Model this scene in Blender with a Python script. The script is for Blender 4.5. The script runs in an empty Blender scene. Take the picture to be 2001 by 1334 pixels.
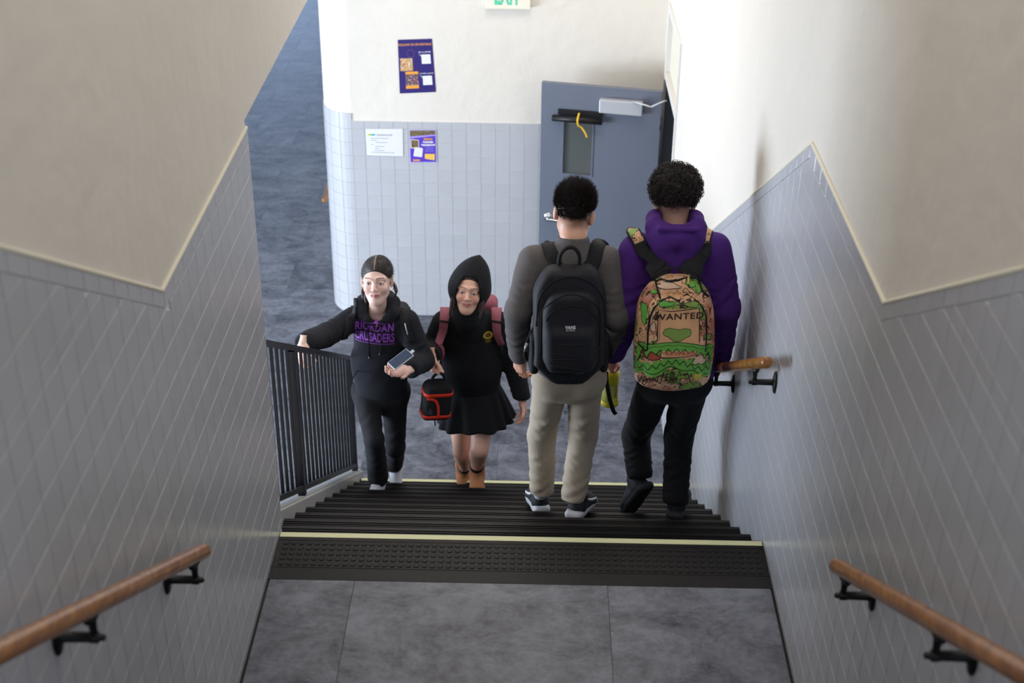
import bpy, bmesh, math, random
import numpy as np
from mathutils import Vector, Matrix, Euler
from mathutils.bvhtree import BVHTree
random.seed(7); np.random.seed(7)
SC = bpy.context.scene
COL = SC.collection
V = Vector
# ------------------------------------------------------------------ camera, world, lights, exposure
CAM = V((0, -4.541, 3.437)); FPX = 2758.4
_r = V((0.99976708, 0.01974075, 0.00872307)); _u = V((-0.0172589, 0.48860557, 0.87233407)); _w = V((-0.01295839, 0.87228143, -0.48883247))
cd = bpy.data.cameras.new('camera'); cam = bpy.data.objects.new('camera', cd); COL.objects.link(cam)
cd.sensor_width = 36; cd.lens = FPX/2001*36; cd.clip_end = 80; cd.clip_start = .05
m = Matrix.Identity(4)
for i in range(3):
    m[i][0] = _r[i]; m[i][1] = _u[i]; m[i][2] = -_w[i]; m[i][3] = CAM[i]
cam.matrix_world = m
cd.dof.use_dof = True; cd.dof.focus_distance = 6.5; cd.dof.aperture_fstop = 3.2
SC.camera = cam
def at(x, y, Y):            # the place at depth Y that stands at this spot of the photograph
    d = _w + _r*((x-1000.5)/FPX) - _u*((y-667)/FPX)
    return CAM + d*((Y-CAM.y)/d.y)
SC.view_settings.view_transform = 'Standard'; SC.view_settings.look = 'None'
SC.view_settings.exposure = 0.08; SC.view_settings.gamma = 1; SC.view_settings.use_curve_mapping = False
wd = bpy.data.worlds.new('world'); SC.world = wd; wd.use_nodes = True
wd.node_tree.nodes['Background'].inputs[0].default_value = (.80, .86, 1, 1)
wd.node_tree.nodes['Background'].inputs[1].default_value = .46
def area(name, loc, rot, sx, sy, power, color):
    l = bpy.data.lights.new(name, 'AREA'); l.shape = 'RECTANGLE'; l.size = sx; l.size_y = sy; l.energy = power; l.color = color
    o = bpy.data.objects.new(name, l); COL.objects.link(o); o.location = loc; o.rotation_euler = rot; return o
PI = math.pi
area('corridor_daylight', (-6.4, 2.2, -.85), (PI/2, 0, -PI/2+.30), 3.6, 1.8, 560, (.73, .845, 1))       # tall windows in the left corridor wall
area('far_window_light', (-4.6, 18.8, 0.1), (-PI/2, 0, 0), 3.0, 1.9, 120, (.45, .64, 1))      # window at the end of the corridor
area('lobby_ceiling_light', (-.2, 3.6, 3.6), (0, 0, 0), 1.4, 1.4, 60, (1, .93, .87))
area('stairwell_ceiling_light', (0, -1.2, 5.2), (0, 0, 0), 1.2, 1.2, 34, (1, .97, .92))

# ------------------------------------------------------------------ helpers
def link(name, me, mat=None, parent=None):
    o = bpy.data.objects.new(name, me); COL.objects.link(o)
    if mat is not None and not me.materials: me.materials.append(mat)
    if parent is not None: o.parent = parent
    return o
def empty(name, label, cat, loc=(0, 0, 0), group=None, mtx=None):
    o = bpy.data.objects.new(name, None); COL.objects.link(o); o.empty_display_size = .1
    if mtx is not None: o.matrix_world = mtx
    else: o.location = loc
    o['label'] = label; o['category'] = cat
    if group: o['group'] = group
    return o
def tag(o, label, cat, group=None):
    o['label'] = label; o['category'] = cat
    if group: o['group'] = group
    return o
def bm_obj(name, bm, mat=None, parent=None, smooth=False):
    me = bpy.data.meshes.new(name); bm.normal_update(); bm.to_mesh(me); bm.free()
    if smooth: me.polygons.foreach_set('use_smooth', [True]*len(me.polygons))
    return link(name, me, mat, parent)
def pd(name, vs, fs, mat=None, parent=None, smooth=False):
    me = bpy.data.meshes.new(name); me.from_pydata([tuple(v) for v in vs], [], fs); me.update()
    if smooth: me.polygons.foreach_set('use_smooth', [True]*len(me.polygons))
    return link(name, me, mat, parent)
def box(bm, lo, hi, bev=0, M=None):
    lo = V(lo); hi = V(hi)
    r = bmesh.ops.create_cube(bm, size=1)
    vs = r['verts']
    for v in vs: v.co = V(((lo.x+hi.x)/2+v.co.x*(hi.x-lo.x), (lo.y+hi.y)/2+v.co.y*(hi.y-lo.y), (lo.z+hi.z)/2+v.co.z*(hi.z-lo.z)))
    if bev:
        es = list({e for v in vs for e in v.link_edges})
        r2 = bmesh.ops.bevel(bm, geom=es, offset=bev, segments=2, affect='EDGES', profile=.5); vs = [v for v in r2['verts']] + [v for v in vs if v.is_valid]
    if M is not None:
        for v in set(vs):
            if v.is_valid: v.co = M @ v.co
def boxo(name, lo, hi, mat, parent=None, bev=0, M=None):
    bm = bmesh.new(); box(bm, lo, hi, bev, M); return bm_obj(name, bm, mat, parent)
def tube(bm, pts, rad, n=10, caps=True, flat=None):
    """swept tube through pts; rad number or list; flat=(normal, ratio) squashes the section"""
    pts = [V(p) for p in pts]; N = len(pts); rings = []
    up = None
    for i, p in enumerate(pts):
        t = (pts[min(i+1, N-1)]-pts[max(i-1, 0)]).normalized()
        if up is None:
            up = V((0, 0, 1)) if abs(t.z) < .9 else V((1, 0, 0))
            if flat: up = V(flat[0])
        elif flat: up = V(flat[0]) if not callable(flat[0]) else flat[0](i)
        a = (up - t*up.dot(t)).normalized(); b = t.cross(a); up = a if not flat else up
        r = rad[i] if isinstance(rad, (list, tuple)) else rad
        q = flat[1] if flat else 1
        rings.append([bm.verts.new(p + a*(r*q*math.sin(2*PI*k/n)) + b*(r*math.cos(2*PI*k/n))) for k in range(n)])
    for i in range(N-1):
        for k in range(n): bm.faces.new((rings[i][k], rings[i][(k+1) % n], rings[i+1][(k+1) % n], rings[i+1][k]))
    if caps: bm.faces.new(rings[0][::-1]); bm.faces.new(rings[-1])
def tubeo(name, pts, rad, mat, parent=None, n=10, flat=None, smooth=True):
    bm = bmesh.new(); tube(bm, pts, rad, n, True, flat); bmesh.ops.recalc_face_normals(bm, faces=bm.faces[:]); return bm_obj(name, bm, mat, parent, smooth)
def lathe(bm, prof, M, n=24):
    rings = [[bm.verts.new(M @ V((r*math.cos(2*PI*k/n), r*math.sin(2*PI*k/n), z))) for k in range(n)] for r, z in prof]
    for a, b in zip(rings, rings[1:]):
        for k in range(n): bm.faces.new((a[k], a[(k+1) % n], b[(k+1) % n], b[k]))
    bm.faces.new(rings[0][::-1]); bm.faces.new(rings[-1])
def smoothpath(pts, n=6):
    pts = [V(p) for p in pts]; out = []
    for i in range(len(pts)-1):
        p0 = pts[max(i-1, 0)]; p1 = pts[i]; p2 = pts[i+1]; p3 = pts[min(i+2, len(pts)-1)]
        for k in range(n):
            t = k/n
            out.append(.5*((2*p1)+(p2-p0)*t+(2*p0-5*p1+4*p2-p3)*t*t+(3*p1-p0-3*p2+p3)*t**3))
    return out+[pts[-1]]

# ------------------------------------------------------------------ materials
def S2L(c):
    return tuple((x/12.92 if x <= .04045 else ((x+.055)/1.055)**2.4) for x in [v/255 for v in c])
def mat(name, rgb, rough=.6, noise=0, nscale=8, bump=0, bscale=60, metal=0, coat=0, spec=.5, rnd=0, detail=4, sheen=0, stretch=None, sss=0, emit=0, bdist=.003):
    m = bpy.data.materials.new(name); m.use_nodes = True; nt = m.node_tree; N = nt.nodes; L = nt.links
    b = N['Principled BSDF']; c = S2L(rgb)
    b.inputs['Base Color'].default_value = (*c, 1); b.inputs['Roughness'].default_value = rough; b.inputs['Metallic'].default_value = metal
    b.inputs['Coat Weight'].default_value = coat; b.inputs['Specular IOR Level'].default_value = spec; b.inputs['Sheen Weight'].default_value = sheen
    if sss: b.inputs['Subsurface Weight'].default_value = sss; b.inputs['Subsurface Radius'].default_value = (1, .35, .2); b.inputs['Subsurface Scale'].default_value = .008
    if emit: b.inputs['Emission Color'].default_value = (*c, 1); b.inputs['Emission Strength'].default_value = emit
    tc = N.new('ShaderNodeTexCoord'); src = tc.outputs['Object']
    if stretch:
        mp = N.new('ShaderNodeMapping'); mp.inputs['Scale'].default_value = stretch; L.new(src, mp.inputs[0]); src = mp.outputs[0]
    if noise:
        n = N.new('ShaderNodeTexNoise'); n.inputs['Scale'].default_value = nscale; n.inputs['Detail'].default_value = detail; n.inputs['Roughness'].default_value = .6
        L.new(src, n.inputs['Vector'])
        r = N.new('ShaderNodeMapRange'); r.inputs['From Min'].default_value = .25; r.inputs['From Max'].default_value = .75
        r.inputs['To Min'].default_value = 1-noise; r.inputs['To Max'].default_value = 1+noise; L.new(n.outputs[0], r.inputs[0])
        last = r.outputs[0]
        if rnd:
            oi = N.new('ShaderNodeObjectInfo'); r2 = N.new('ShaderNodeMapRange'); r2.inputs['To Min'].default_value = 1-rnd; r2.inputs['To Max'].default_value = 1+rnd
            L.new(oi.outputs['Random'], r2.inputs[0]); mu = N.new('ShaderNodeMath'); mu.operation = 'MULTIPLY'; L.new(last, mu.inputs[0]); L.new(r2.outputs[0], mu.inputs[1]); last = mu.outputs[0]
        vm = N.new('ShaderNodeVectorMath'); vm.operation = 'SCALE'; vm.inputs[0].default_value = c; L.new(last, vm.inputs['Scale']); L.new(vm.outputs[0], b.inputs['Base Color'])
    if bump:
        n2 = N.new('ShaderNodeTexNoise'); n2.inputs['Scale'].default_value = bscale; n2.inputs['Detail'].default_value = 3; L.new(src, n2.inputs['Vector'])
        bp = N.new('ShaderNodeBump'); bp.inputs['Strength'].default_value = bump; bp.inputs['Distance'].default_value = bdist; L.new(n2.outputs[0], bp.inputs['Height']); L.new(bp.outputs[0], b.inputs['Normal'])
    return m
M_PLASTER = mat('cream_plaster', (224, 218, 208), .75, .03, 1.5, .45, 9, bdist=.012)
M_TILE = mat('grey_glazed_tile', (188, 189, 194), .24, .02, 6, .08, 5, rnd=.02)
M_GROUT = mat('pale_grout', (222, 223, 222), .6, .05, 20)
M_BEAD = mat('cream_paint_bead', (222, 216, 198), .6)
M_RUBBER = mat('black_rubber', (24, 22, 23), .5, .25, 30, .15, 60, spec=.22)
M_TREAD = mat('dark_ribbed_rubber', (22, 19, 20), .48, .25, 4, .1, 80, stretch=(.3, 4, 4), spec=.3)
M_STRIP = mat('pale_yellow_glow_strip', (226, 226, 178), .5, .03, 12)
M_IRON = mat('black_cast_iron', (22, 22, 23), .45, .2, 40, .2, 80, metal=.3)
M_RAILPAINT = mat('black_painted_steel', (30, 31, 36), .4, .1, 20)
M_WHITEPAINT = mat('white_paint', (216, 214, 210), .45, .02, 5)
M_CURB = mat('grey_painted_curb', (176, 175, 174), .4, .05, 8)
M_PAPER = mat('white_paper', (228, 230, 240), .6)
M_JOINT = mat('grey_floor_joint', (84, 86, 92), .7)
def floor_mat(name, ca, cb, rough):
    m = bpy.data.materials.new(name); m.use_nodes = True; nt = m.node_tree; N = nt.nodes; L = nt.links
    b = N['Principled BSDF']; b.inputs['Roughness'].default_value = rough; b.inputs['Specular IOR Level'].default_value = .4
    tc = N.new('ShaderNodeTexCoord'); oi = N.new('ShaderNodeObjectInfo')
    ad = N.new('ShaderNodeVectorMath'); ad.operation = 'MULTIPLY_ADD'; cb3 = N.new('ShaderNodeCombineXYZ'); L.new(oi.outputs['Random'], cb3.inputs[0]); L.new(oi.outputs['Random'], cb3.inputs[1])
    L.new(cb3.outputs[0], ad.inputs[0]); ad.inputs[1].default_value = (37, 53, 0); L.new(tc.outputs['Object'], ad.inputs[2])
    mp = N.new('ShaderNodeMapping'); mp.inputs['Scale'].default_value = (1, 1.35, 1); L.new(ad.outputs[0], mp.inputs[0])
    n1 = N.new('ShaderNodeTexNoise'); n1.inputs['Scale'].default_value = 3.2; n1.inputs['Detail'].default_value = 11; n1.inputs['Roughness'].default_value = .74; n1.inputs['Distortion'].default_value = .6; L.new(mp.outputs[0], n1.inputs['Vector'])
    n2 = N.new('ShaderNodeTexNoise'); n2.inputs['Scale'].default_value = 22; n2.inputs['Detail'].default_value = 6; n2.inputs['Roughness'].default_value = .75; L.new(mp.outputs[0], n2.inputs['Vector'])
    mx = N.new('ShaderNodeMath'); mx.operation = 'MULTIPLY_ADD'; mx.inputs[1].default_value = .46; L.new(n2.outputs[0], mx.inputs[0]); L.new(n1.outputs[0], mx.inputs[2])
    r2 = N.new('ShaderNodeMapRange'); r2.inputs['To Min'].default_value = -.03; r2.inputs['To Max'].default_value = .03; L.new(oi.outputs['Random'], r2.inputs[0])
    ad2 = N.new('ShaderNodeMath'); L.new(mx.outputs[0], ad2.inputs[0]); L.new(r2.outputs[0], ad2.inputs[1])
    cr = N.new('ShaderNodeValToRGB'); L.new(ad2.outputs[0], cr.inputs[0])
    cr.color_ramp.elements[0].position = .56; cr.color_ramp.elements[0].color = (*S2L(ca), 1)
    cr.color_ramp.elements[1].position = .88; cr.color_ramp.elements[1].color = (*S2L(cb), 1)
    L.new(cr.outputs[0], b.inputs['Base Color'])
    bp = N.new('ShaderNodeBump'); bp.inputs['Strength'].default_value = .08; bp.inputs['Distance'].default_value = .005; L.new(n2.outputs[0], bp.inputs['Height']); L.new(bp.outputs[0], b.inputs['Normal'])
    return m
M_FLOOR = floor_mat('slate_vinyl', (50, 53, 64), (126, 129, 140), .46)
def wood_mat():
    m = bpy.data.materials.new('varnished_oak'); m.use_nodes = True; nt = m.node_tree; N = nt.nodes; L = nt.links
    b = N['Principled BSDF']; b.inputs['Roughness'].default_value = .33; b.inputs['Coat Weight'].default_value = .3
    tc = N.new('ShaderNodeTexCoord'); mp = N.new('ShaderNodeMapping'); mp.inputs['Scale'].default_value = (40, 3, 40); L.new(tc.outputs['Object'], mp.inputs[0])
    n = N.new('ShaderNodeTexNoise'); n.inputs['Scale'].default_value = 1.6; n.inputs['Detail'].default_value = 6; L.new(mp.outputs[0], n.inputs['Vector'])
    cr = N.new('ShaderNodeValToRGB'); L.new(n.outputs[0], cr.inputs[0])
    cr.color_ramp.elements[0].position = .3; cr.color_ramp.elements[0].color = (*S2L((116, 68, 24)), 1)
    cr.color_ramp.elements[1].position = .75; cr.color_ramp.elements[1].color = (*S2L((178, 120, 54)), 1)
    L.new(cr.outputs[0], b.inputs['Base Color']); return m
M_WOOD = wood_mat()

# ------------------------------------------------------------------ dimensions
R = .1618; T = .2669; XL = -.988; XR = .939; XL2 = -1.08; YF = 5.463; NS = 11
ZF = -12*R; SL = R/T; ZK = 1.69; YE = .047; YA = -1.185; YB = -.02; CAPH = .05; TP = .1075; TT = .008
# landing and lower floor, each vinyl tile a piece
def struct(name, bm, mt, smooth=False):
    o = bm_obj(name, bm, mt, None, smooth); o['kind'] = 'structure'; return o
bm = bmesh.new(); box(bm, (-7, 1.2, ZF-.25), (2.0, 21, ZF-.004)); floor = struct('floor', bm, M_JOINT)
bm = bmesh.new(); box(bm, (XL-.12, -2.4, -.25), (XR+.05, -.29, -.004)); box(bm, (XL+.002, -.31, -.25), (XR-.002, -.02, -.009)); floor2 = struct('floor_landing', bm, M_RUBBER)
def floor_tile(w, d):
    bm = bmesh.new(); box(bm, (-w/2+.0007, -d/2+.0007, -.003), (w/2-.0007, d/2-.0007, 0), .0006); me = bpy.data.meshes.new('tile'); bm.to_mesh(me); bm.free(); me.materials.append(M_FLOOR); return me
ft = floor_tile(.914, .457)
for i in range(-7, 2):
    for j in range(0, 42):
        x = .25+(i+(.5 if j % 2 else 0))*.914; y = 1.55+j*.457
        if x+.457 < -6.5 or x-.457 > 1.9 or (y > 5.9 and x > -1.2) or (x > 1.5): continue
        o = link('tile', ft, None, floor); o.location = (x, y, ZF)
# landing tiles (three visible columns)
for x0, x1 in ((XL+.009, -.655), (-.655, .31), (.31, XR-.009)):
    for y0, y1 in ((-1.15, -.2965), (-2.0, -1.15)):
        me = floor_tile(x1-x0, y1-y0); o = link('tile', me, None, floor2); o.location = ((x0+x1)/2, (y0+y1)/2, 0)

# ------------------------------------------------------------------ walls
def wall(name, polys, axis, pos, thick, mt, parent=None):
    """extrude 2-D polygons (Y,Z) or (X,Z) into a slab"""
    bm = bmesh.new()
    for P in polys:
        a = [bm.verts.new((pos, p[0], p[1]) if axis == 0 else (p[0], pos, p[1])) for p in P]
        b = [bm.verts.new((pos+thick, p[0], p[1]) if axis == 0 else (p[0], pos+thick, p[1])) for p in P]
        n = len(P)
        bm.faces.new(a); bm.faces.new(b[::-1])
        for i in range(n): bm.faces.new((a[i], b[i], b[(i+1) % n], a[(i+1) % n]))
    bmesh.ops.recalc_face_normals(bm, faces=bm.faces[:])
    return struct(name, bm, mt)
YBK = -3.3                   # where the walls stop behind the camera's view
zU = ZK + SL*(YA-YBK)
WL = wall('wall_left', [[(YBK, -2.2), (YE, -2.2), (YE, ZK+.03), (YBK, ZK+.03)], [(YBK, ZK+.03), (5.46, ZK+.03), (5.46, 5.4), (YBK, 5.4)]], 0, XL-TT-.14, .14, M_PLASTER)
DY0, DY1 = 4.36, 5.30
WR = wall('wall_right', [[(YBK, -2.2), (DY0, -2.2), (DY0, 5.4), (YBK, 5.4)], [(DY1, -2.2), (YF+.2, -2.2), (YF+.2, 5.4), (DY1, 5.4)], [(DY0, .62), (DY1, .62), (DY1, 5.4), (DY0, 5.4)]], 0, XR+TT, .16, M_PLASTER)
WB = wall('wall_back', [[(-1.367, -2.2), (XR+.2, -2.2), (XR+.2, 5.4), (-1.367, 5.4)]], 1, YF+TT, .3, M_PLASTER)
# rounded corner post at the corridor end of the back wall
def corner(rad_off, z0, z1, name, mt, parent=None, a0=0, a1=1, seg=10):
    bm = bmesh.new(); c = V((-1.367, 5.463+.30, 0)); ra = .25+rad_off; rb = .30+rad_off
    pts = []
    for k in range(seg+1):
        a = -PI/2 - PI/2*(a0+(a1-a0)*k/seg); pts.append((c.x+ra*math.cos(a), c.y+rb*math.sin(a)))
    out = []
    for k in range(seg+1):
        a = -PI/2 - PI/2*(a0+(a1-a0)*k/seg); out.append((c.x+(ra-.03)*math.cos(a), c.y+(rb-.03)*math.sin(a)))
    poly = pts+out[::-1]
    for z in (z0, z1): pass
    A = [bm.verts.new((x, y, z0)) for x, y in poly]; B = [bm.verts.new((x, y, z1)) for x, y in poly]
    n = len(poly)
    for i in range(n): bm.faces.new((A[i], A[(i+1) % n], B[(i+1) % n], B[i]))
    for i in range(seg):
        bm.faces.new((A[i], A[i+1], A[n-2-i], A[n-1-i])); bm.faces.new((B[i], B[i+1], B[n-2-i], B[n-1-i]))
    bmesh.ops.recalc_face_normals(bm, faces=bm.faces[:])
    return bm_obj(name, bm, mt, parent)
WC = corner(-.008, -2.2, 5.4, 'wall_corner', M_PLASTER); WC['kind'] = 'structure'
bm = bmesh.new(); box(bm, (-1.617+.008, 5.763, -2.2), (-1.45, 21, 5.4)); WCB = struct('wall_corridor', bm, M_PLASTER)
bm = bmesh.new(); box(bm, (-7, 20.5, ZF), (-1.45, 20.7, -1.2)); box(bm, (-7, 20.5, .95), (-1.45, 20.7, 1.72)); box(bm, (-2.9, 20.5, -1.2), (-1.45, 20.7, .95)); box(bm, (-7, 20.5, -1.2), (-6.2, 20.7, .95)); struct('wall_far', bm, M_PLASTER)
bm = bmesh.new(); box(bm, (-7.2, -1, ZF), (-7, 20.7, 1.72)); struct('wall_corridor_left', bm, M_PLASTER)
bm = bmesh.new(); box(bm, (-7.2, YE-.05, ZF), (XL-TT-.14, YE-.2, 1.72)); struct('wall_corridor_near', bm, M_PLASTER)
bm = bmesh.new(); box(bm, (-7.2, -1, 1.72), (XL-TT-.14, 20.7, 1.85)); box(bm, (XL-.2, 5.8, 1.72), (-1.4, 20.7, 1.85)); struct('ceiling', bm, M_PLASTER)
bm = bmesh.new(); box(bm, (XL-.2, YBK, 5.4), (XR+.2, YF+.3, 5.5)); struct('ceiling_stairwell', bm, M_PLASTER)
# far corridor window: white frame with mullions and the bright sky pane
bm = bmesh.new()
for x in (-6.2, -5.1, -4.0, -2.95): box(bm, (x, 20.46, -1.2), (x+.06, 20.54, .95))
for z in (-1.2, .0, .9): box(bm, (-6.2, 20.46, z), (-2.9, 20.54, z+.05))
w1 = struct('window_1', bm, M_WHITEPAINT)

# ---- wall tiles
def clip(P, f):
    out = []
    for i in range(len(P)):
        a, b = P[i], P[(i+1) % len(P)]; fa, fb = f(a), f(b)
        if fa >= 0: out.append(a)
        if (fa >= 0) != (fb >= 0):
            t = fa/(fa-fb); out.append((a[0]+(b[0]-a[0])*t, a[1]+(b[1]-a[1])*t))
    return out
def parea(P): return abs(sum(P[i][0]*P[(i+1) % len(P)][1]-P[(i+1) % len(P)][0]*P[i][1] for i in range(len(P))))/2
def project(P):
    d = V(P)-CAM; z = d.dot(_w)
    if z < .2: return None
    return (1000.5+FPX*d.dot(_r)/z, 667-FPX*d.dot(_u)/z, z)
def tile_prism(P, axis, side, t=TT, inset=.0012):
    """bevelled plate: polygon P around its own centre; side = +1/-1 outward direction"""
    cx = sum(p[0] for p in P)/len(P); cz = sum(p[1] for p in P)/len(P)
    def sh(P, d):
        r = []
        for p in P:
            L = math.hypot(p[0]-cx, p[1]-cz) or 1; k = max(0, 1-d*1.3/L); r.append((cx+(p[0]-cx)*k, cz+(p[1]-cz)*k))
        return r
    Q0 = sh(P, .0009); Q1 = sh(P, .0012); Q2 = sh(P, .0028)
    vs = []; n = len(P)
    for Q, d in ((Q0, 0), (Q1, t-.0012), (Q2, t)):
        for p in Q: vs.append((side*d, p[0], p[1]) if axis == 0 else (p[0], side*d, p[1]))
    fs = []
    for k in range(2):
        for i in range(n): fs.append((k*n+i, k*n+(i+1) % n, (k+1)*n+(i+1) % n, (k+1)*n+i))
    fs.append(tuple(range(2*n, 3*n)))
    return vs, fs
def fixn(me):
    b = bmesh.new(); b.from_mesh(me); bmesh.ops.recalc_face_normals(b, faces=b.faces[:]); b.to_mesh(me); b.free()
def tile_wall(parent, axis, pos, side, cells, limit=300):
    """cells: list of polygons in wall coordinates; the largest in view become parts, the rest one joined part"""
    face = pos
    def P3(c): return (face, c[0], c[1]) if axis == 0 else (c[0], face, c[1])
    items = []
    for P in cells:
        cx = sum(p[0] for p in P)/len(P); cz = sum(p[1] for p in P)/len(P)
        q = [project(P3(p)) for p in P]; vis = 0
        if all(q):
            c = project(P3((cx, cz)))
            if -10 < c[0] < 2011 and -10 < c[1] < 1344: vis = parea([(a[0], a[1]) for a in q])
        items.append((vis, cx, cz, P))
    items.sort(key=lambda t: -t[0])
    shared = {}; rv = []; rf = []
    for n, (vis, cx, cz, P) in enumerate(items):
        L = [(p[0]-cx, p[1]-cz) for p in P]
        if n < limit and vis > 40:
            key = tuple((round(a, 4), round(b, 4)) for a, b in L)
            me = shared.get(key)
            if me is None:
                vs, fs = tile_prism(L, axis, side); me = bpy.data.meshes.new('tile'); me.from_pydata(vs, [], fs); fixn(me); me.materials.append(M_TILE); shared[key] = me
            o = link('tile', me, None, parent)
            o.location = (face-side*TT, cx, cz) if axis == 0 else (cx, face-side*TT, cz)
        else:
            vs, fs = tile_prism(L, axis, side); k = len(rv)
            off = (face-side*TT, cx, cz) if axis == 0 else (cx, face-side*TT, cz)
            rv += [(v[0]+off[0], v[1]+off[1], v[2]+off[2]) for v in vs]; rf += [tuple(i+k for i in f) for f in fs]
    if rv:
        me = bpy.data.meshes.new('tile_field'); me.from_pydata(rv, [], rf); fixn(me); o = link('tile_field', me, M_TILE, parent); o['kind'] = 'stuff'
def cap_z(y, right):
    if y < YA: return ZK+SL*(YA-y)
    if not right or y < YB: return ZK
    return max(ZK-SL*(y-YB), ZF+1.64)
def side_cells(right):
    cells = []
    zs = [1.634-.1065*k for k in range(0, 36)][::-1]+[1.740, 1.846, 1.940, 1.986]+[1.986+.1065*k for k in range(1, 14)]
    y1 = 4.28 if right else YE
    ys = []; y = y1
    y0lim = -3.2
    while y > y0lim: ys.append(y); y -= TP
    ys = ys[::-1]
    YC = YB+(ZK-ZF-1.64)/SL
    for a, b in zip(ys, ys[1:]):
        m_ = (a+b)/2
        for z0, z1 in zip(zs, zs[1:]):
            P = [(a, z0), (b, z0), (b, z1), (a, z1)]
            if m_ < YA: f = lambda p: (ZK+SL*(YA-p[0])-CAPH)-p[1]
            elif not right or m_ < YB-.05: f = lambda p: ZK-CAPH-p[1]
            elif m_ < YC: f = lambda p: min(ZK, ZK-SL*(p[0]-YB))-CAPH-p[1]
            else: f = lambda p: ZF+1.64-CAPH-p[1]
            P = clip(P, f)
            if len(P) < 3 or parea(P) < 2e-4: continue
            # below the walking surface: leave out
            top = max(p[1] for p in P)
            if m_ < YA-.25: lowz = SL*(YA-.25-m_)-.25
            elif m_ < .1: lowz = -.02
            else: lowz = max(-SL*m_-.25, ZF-.02)
            if top < lowz: continue
            if m_ < .0 and m_ > YA-.25: P = clip(P, lambda p: p[1]-.0005)
            if m_ > 3.0: P = clip(P, lambda p: p[1]-ZF)
            if len(P) < 3 or parea(P) < 2e-4: continue
            cells.append(P)
    # cap course, pieces that follow the slope
    def capline(y0, y1, za, zb):
        n = max(1, round((y1-y0)/.0985 if za != zb else (y1-y0)/TP))
        for k in range(n):
            t0 = k/n; t1 = (k+1)/n; A = y0+(y1-y0)*t0; B = y0+(y1-y0)*t1; zA = za+(zb-za)*t0; zB = za+(zb-za)*t1
            cells.append([(A, zA-CAPH), (B, zB-CAPH), (B, zB), (A, zA)])
    capline(-3.15, YA, ZK+SL*(YA+3.15), ZK)
    if right:
        capline(YA, YB, ZK, ZK); capline(YB, YC, ZK, ZF+1.64); capline(YC, 4.28, ZF+1.64, ZF+1.64)
    else: capline(YA, YE, ZK, ZK)
    return cells
tile_wall(WL, 0, XL, 1, side_cells(False))
tile_wall(WR, 0, XR, -1, side_cells(True))
# grout bed behind the tiles
def bed(name, P, axis, pos, th, parent):
    bm = bmesh.new()
    for Q in P:
        a = [bm.verts.new((pos, p[0], p[1]) if axis == 0 else (p[0], pos, p[1])) for p in Q]
        b = [bm.verts.new((pos+th, p[0], p[1]) if axis == 0 else (p[0], pos+th, p[1])) for p in Q]
        bm.faces.new(a); bm.faces.new(b[::-1])
        for i in range(len(Q)): bm.faces.new((a[i], b[i], b[(i+1) % len(Q)], a[(i+1) % len(Q)]))
    bmesh.ops.recalc_face_normals(bm, faces=bm.faces[:])
    return bm_obj(name, bm, M_GROUT, parent)
YC = YB+(ZK-ZF-1.64)/SL
bed('grout', [[(-3.2, -.6), (YA, -.6), (YA, ZK), (-3.2, ZK+SL*(YA+3.2))], [(YA, -.6), (YE, -.6), (YE, ZK), (YA, ZK)]], 0, XL-TT-.001, .0055, WL)
bed('grout', [[(-3.2, -.6), (YA, -.6), (YA, ZK), (-3.2, ZK+SL*(YA+3.2))], [(YA, -.6), (YB, -.6), (YB, ZK), (YA, ZK)], [(YB, -.6), (YC, ZF), (YC, ZF+1.64), (YB, ZK)], [(YC, ZF), (4.28, ZF), (4.28, ZF+1.64), (YC, ZF+1.64)], [(YB, -.6), (2.2, ZF), (YC, ZF)]], 0, XR+TT+.001, -.0055, WR)
# back wall tiles
cells = []
x = 0.939-.02
xs = []
while x > -1.30: xs.append(x); x -= .1095
xs = xs[::-1]; xs = [-1.367]+xs
zs = [ZF+1.64-.06-.1085*k for k in range(0, 16)][::-1]; zs[0] = ZF
for a, b in zip(xs, xs[1:]):
    for z0, z1 in zip(zs, zs[1:]): cells.append([(a, z0), (b, z0), (b, z1), (a, z1)])
    cells.append([(a, ZF+1.64-.06), (b, ZF+1.64-.06), (b, ZF+1.64), (a, ZF+1.64)])
tile_wall(WB, 1, YF, -1, cells)
bed('grout', [[(-1.367, ZF), (XR, ZF), (XR, ZF+1.64), (-1.367, ZF+1.64)]], 1, YF+TT+.001, -.0055, WB)
# corner tiles, curved
g = corner(-.0035, ZF, ZF+1.70, 'grout', M_GROUT, WC)
z = ZF
zs2 = [ZF]+[ZF+.06+.1085*k for k in range(0, 15)]+[ZF+1.70]
for z0, z1 in zip(zs2, zs2[1:]):
    for s in range(4): corner(0, z0+.0012, z1-.0012, 'tile', M_TILE, WC, s/4+.004, (s+1)/4-.004, 3)
# trim beads along the top of the tile
def bead(name, pts, side, par):
    x = (XL if side > 0 else XR)
    bm = bmesh.new()
    tube(bm, [(x-side*.005, y, z+.003) for y, z in pts], .0075, 8)
    bmesh.ops.recalc_face_normals(bm, faces=bm.faces[:])
    o = bm_obj(name, bm, M_BEAD, None, True); o['kind'] = 'structure'
bead('trim_1', [(-3.2, ZK+SL*(YA+3.2)), (YA, ZK), (YE, ZK)], 1, WL)
bead('trim_2', [(-3.2, ZK+SL*(YA+3.2)), (YA, ZK), (YB, ZK), (YC, ZF+1.64), (4.28, ZF+1.64)], -1, WR)

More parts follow.
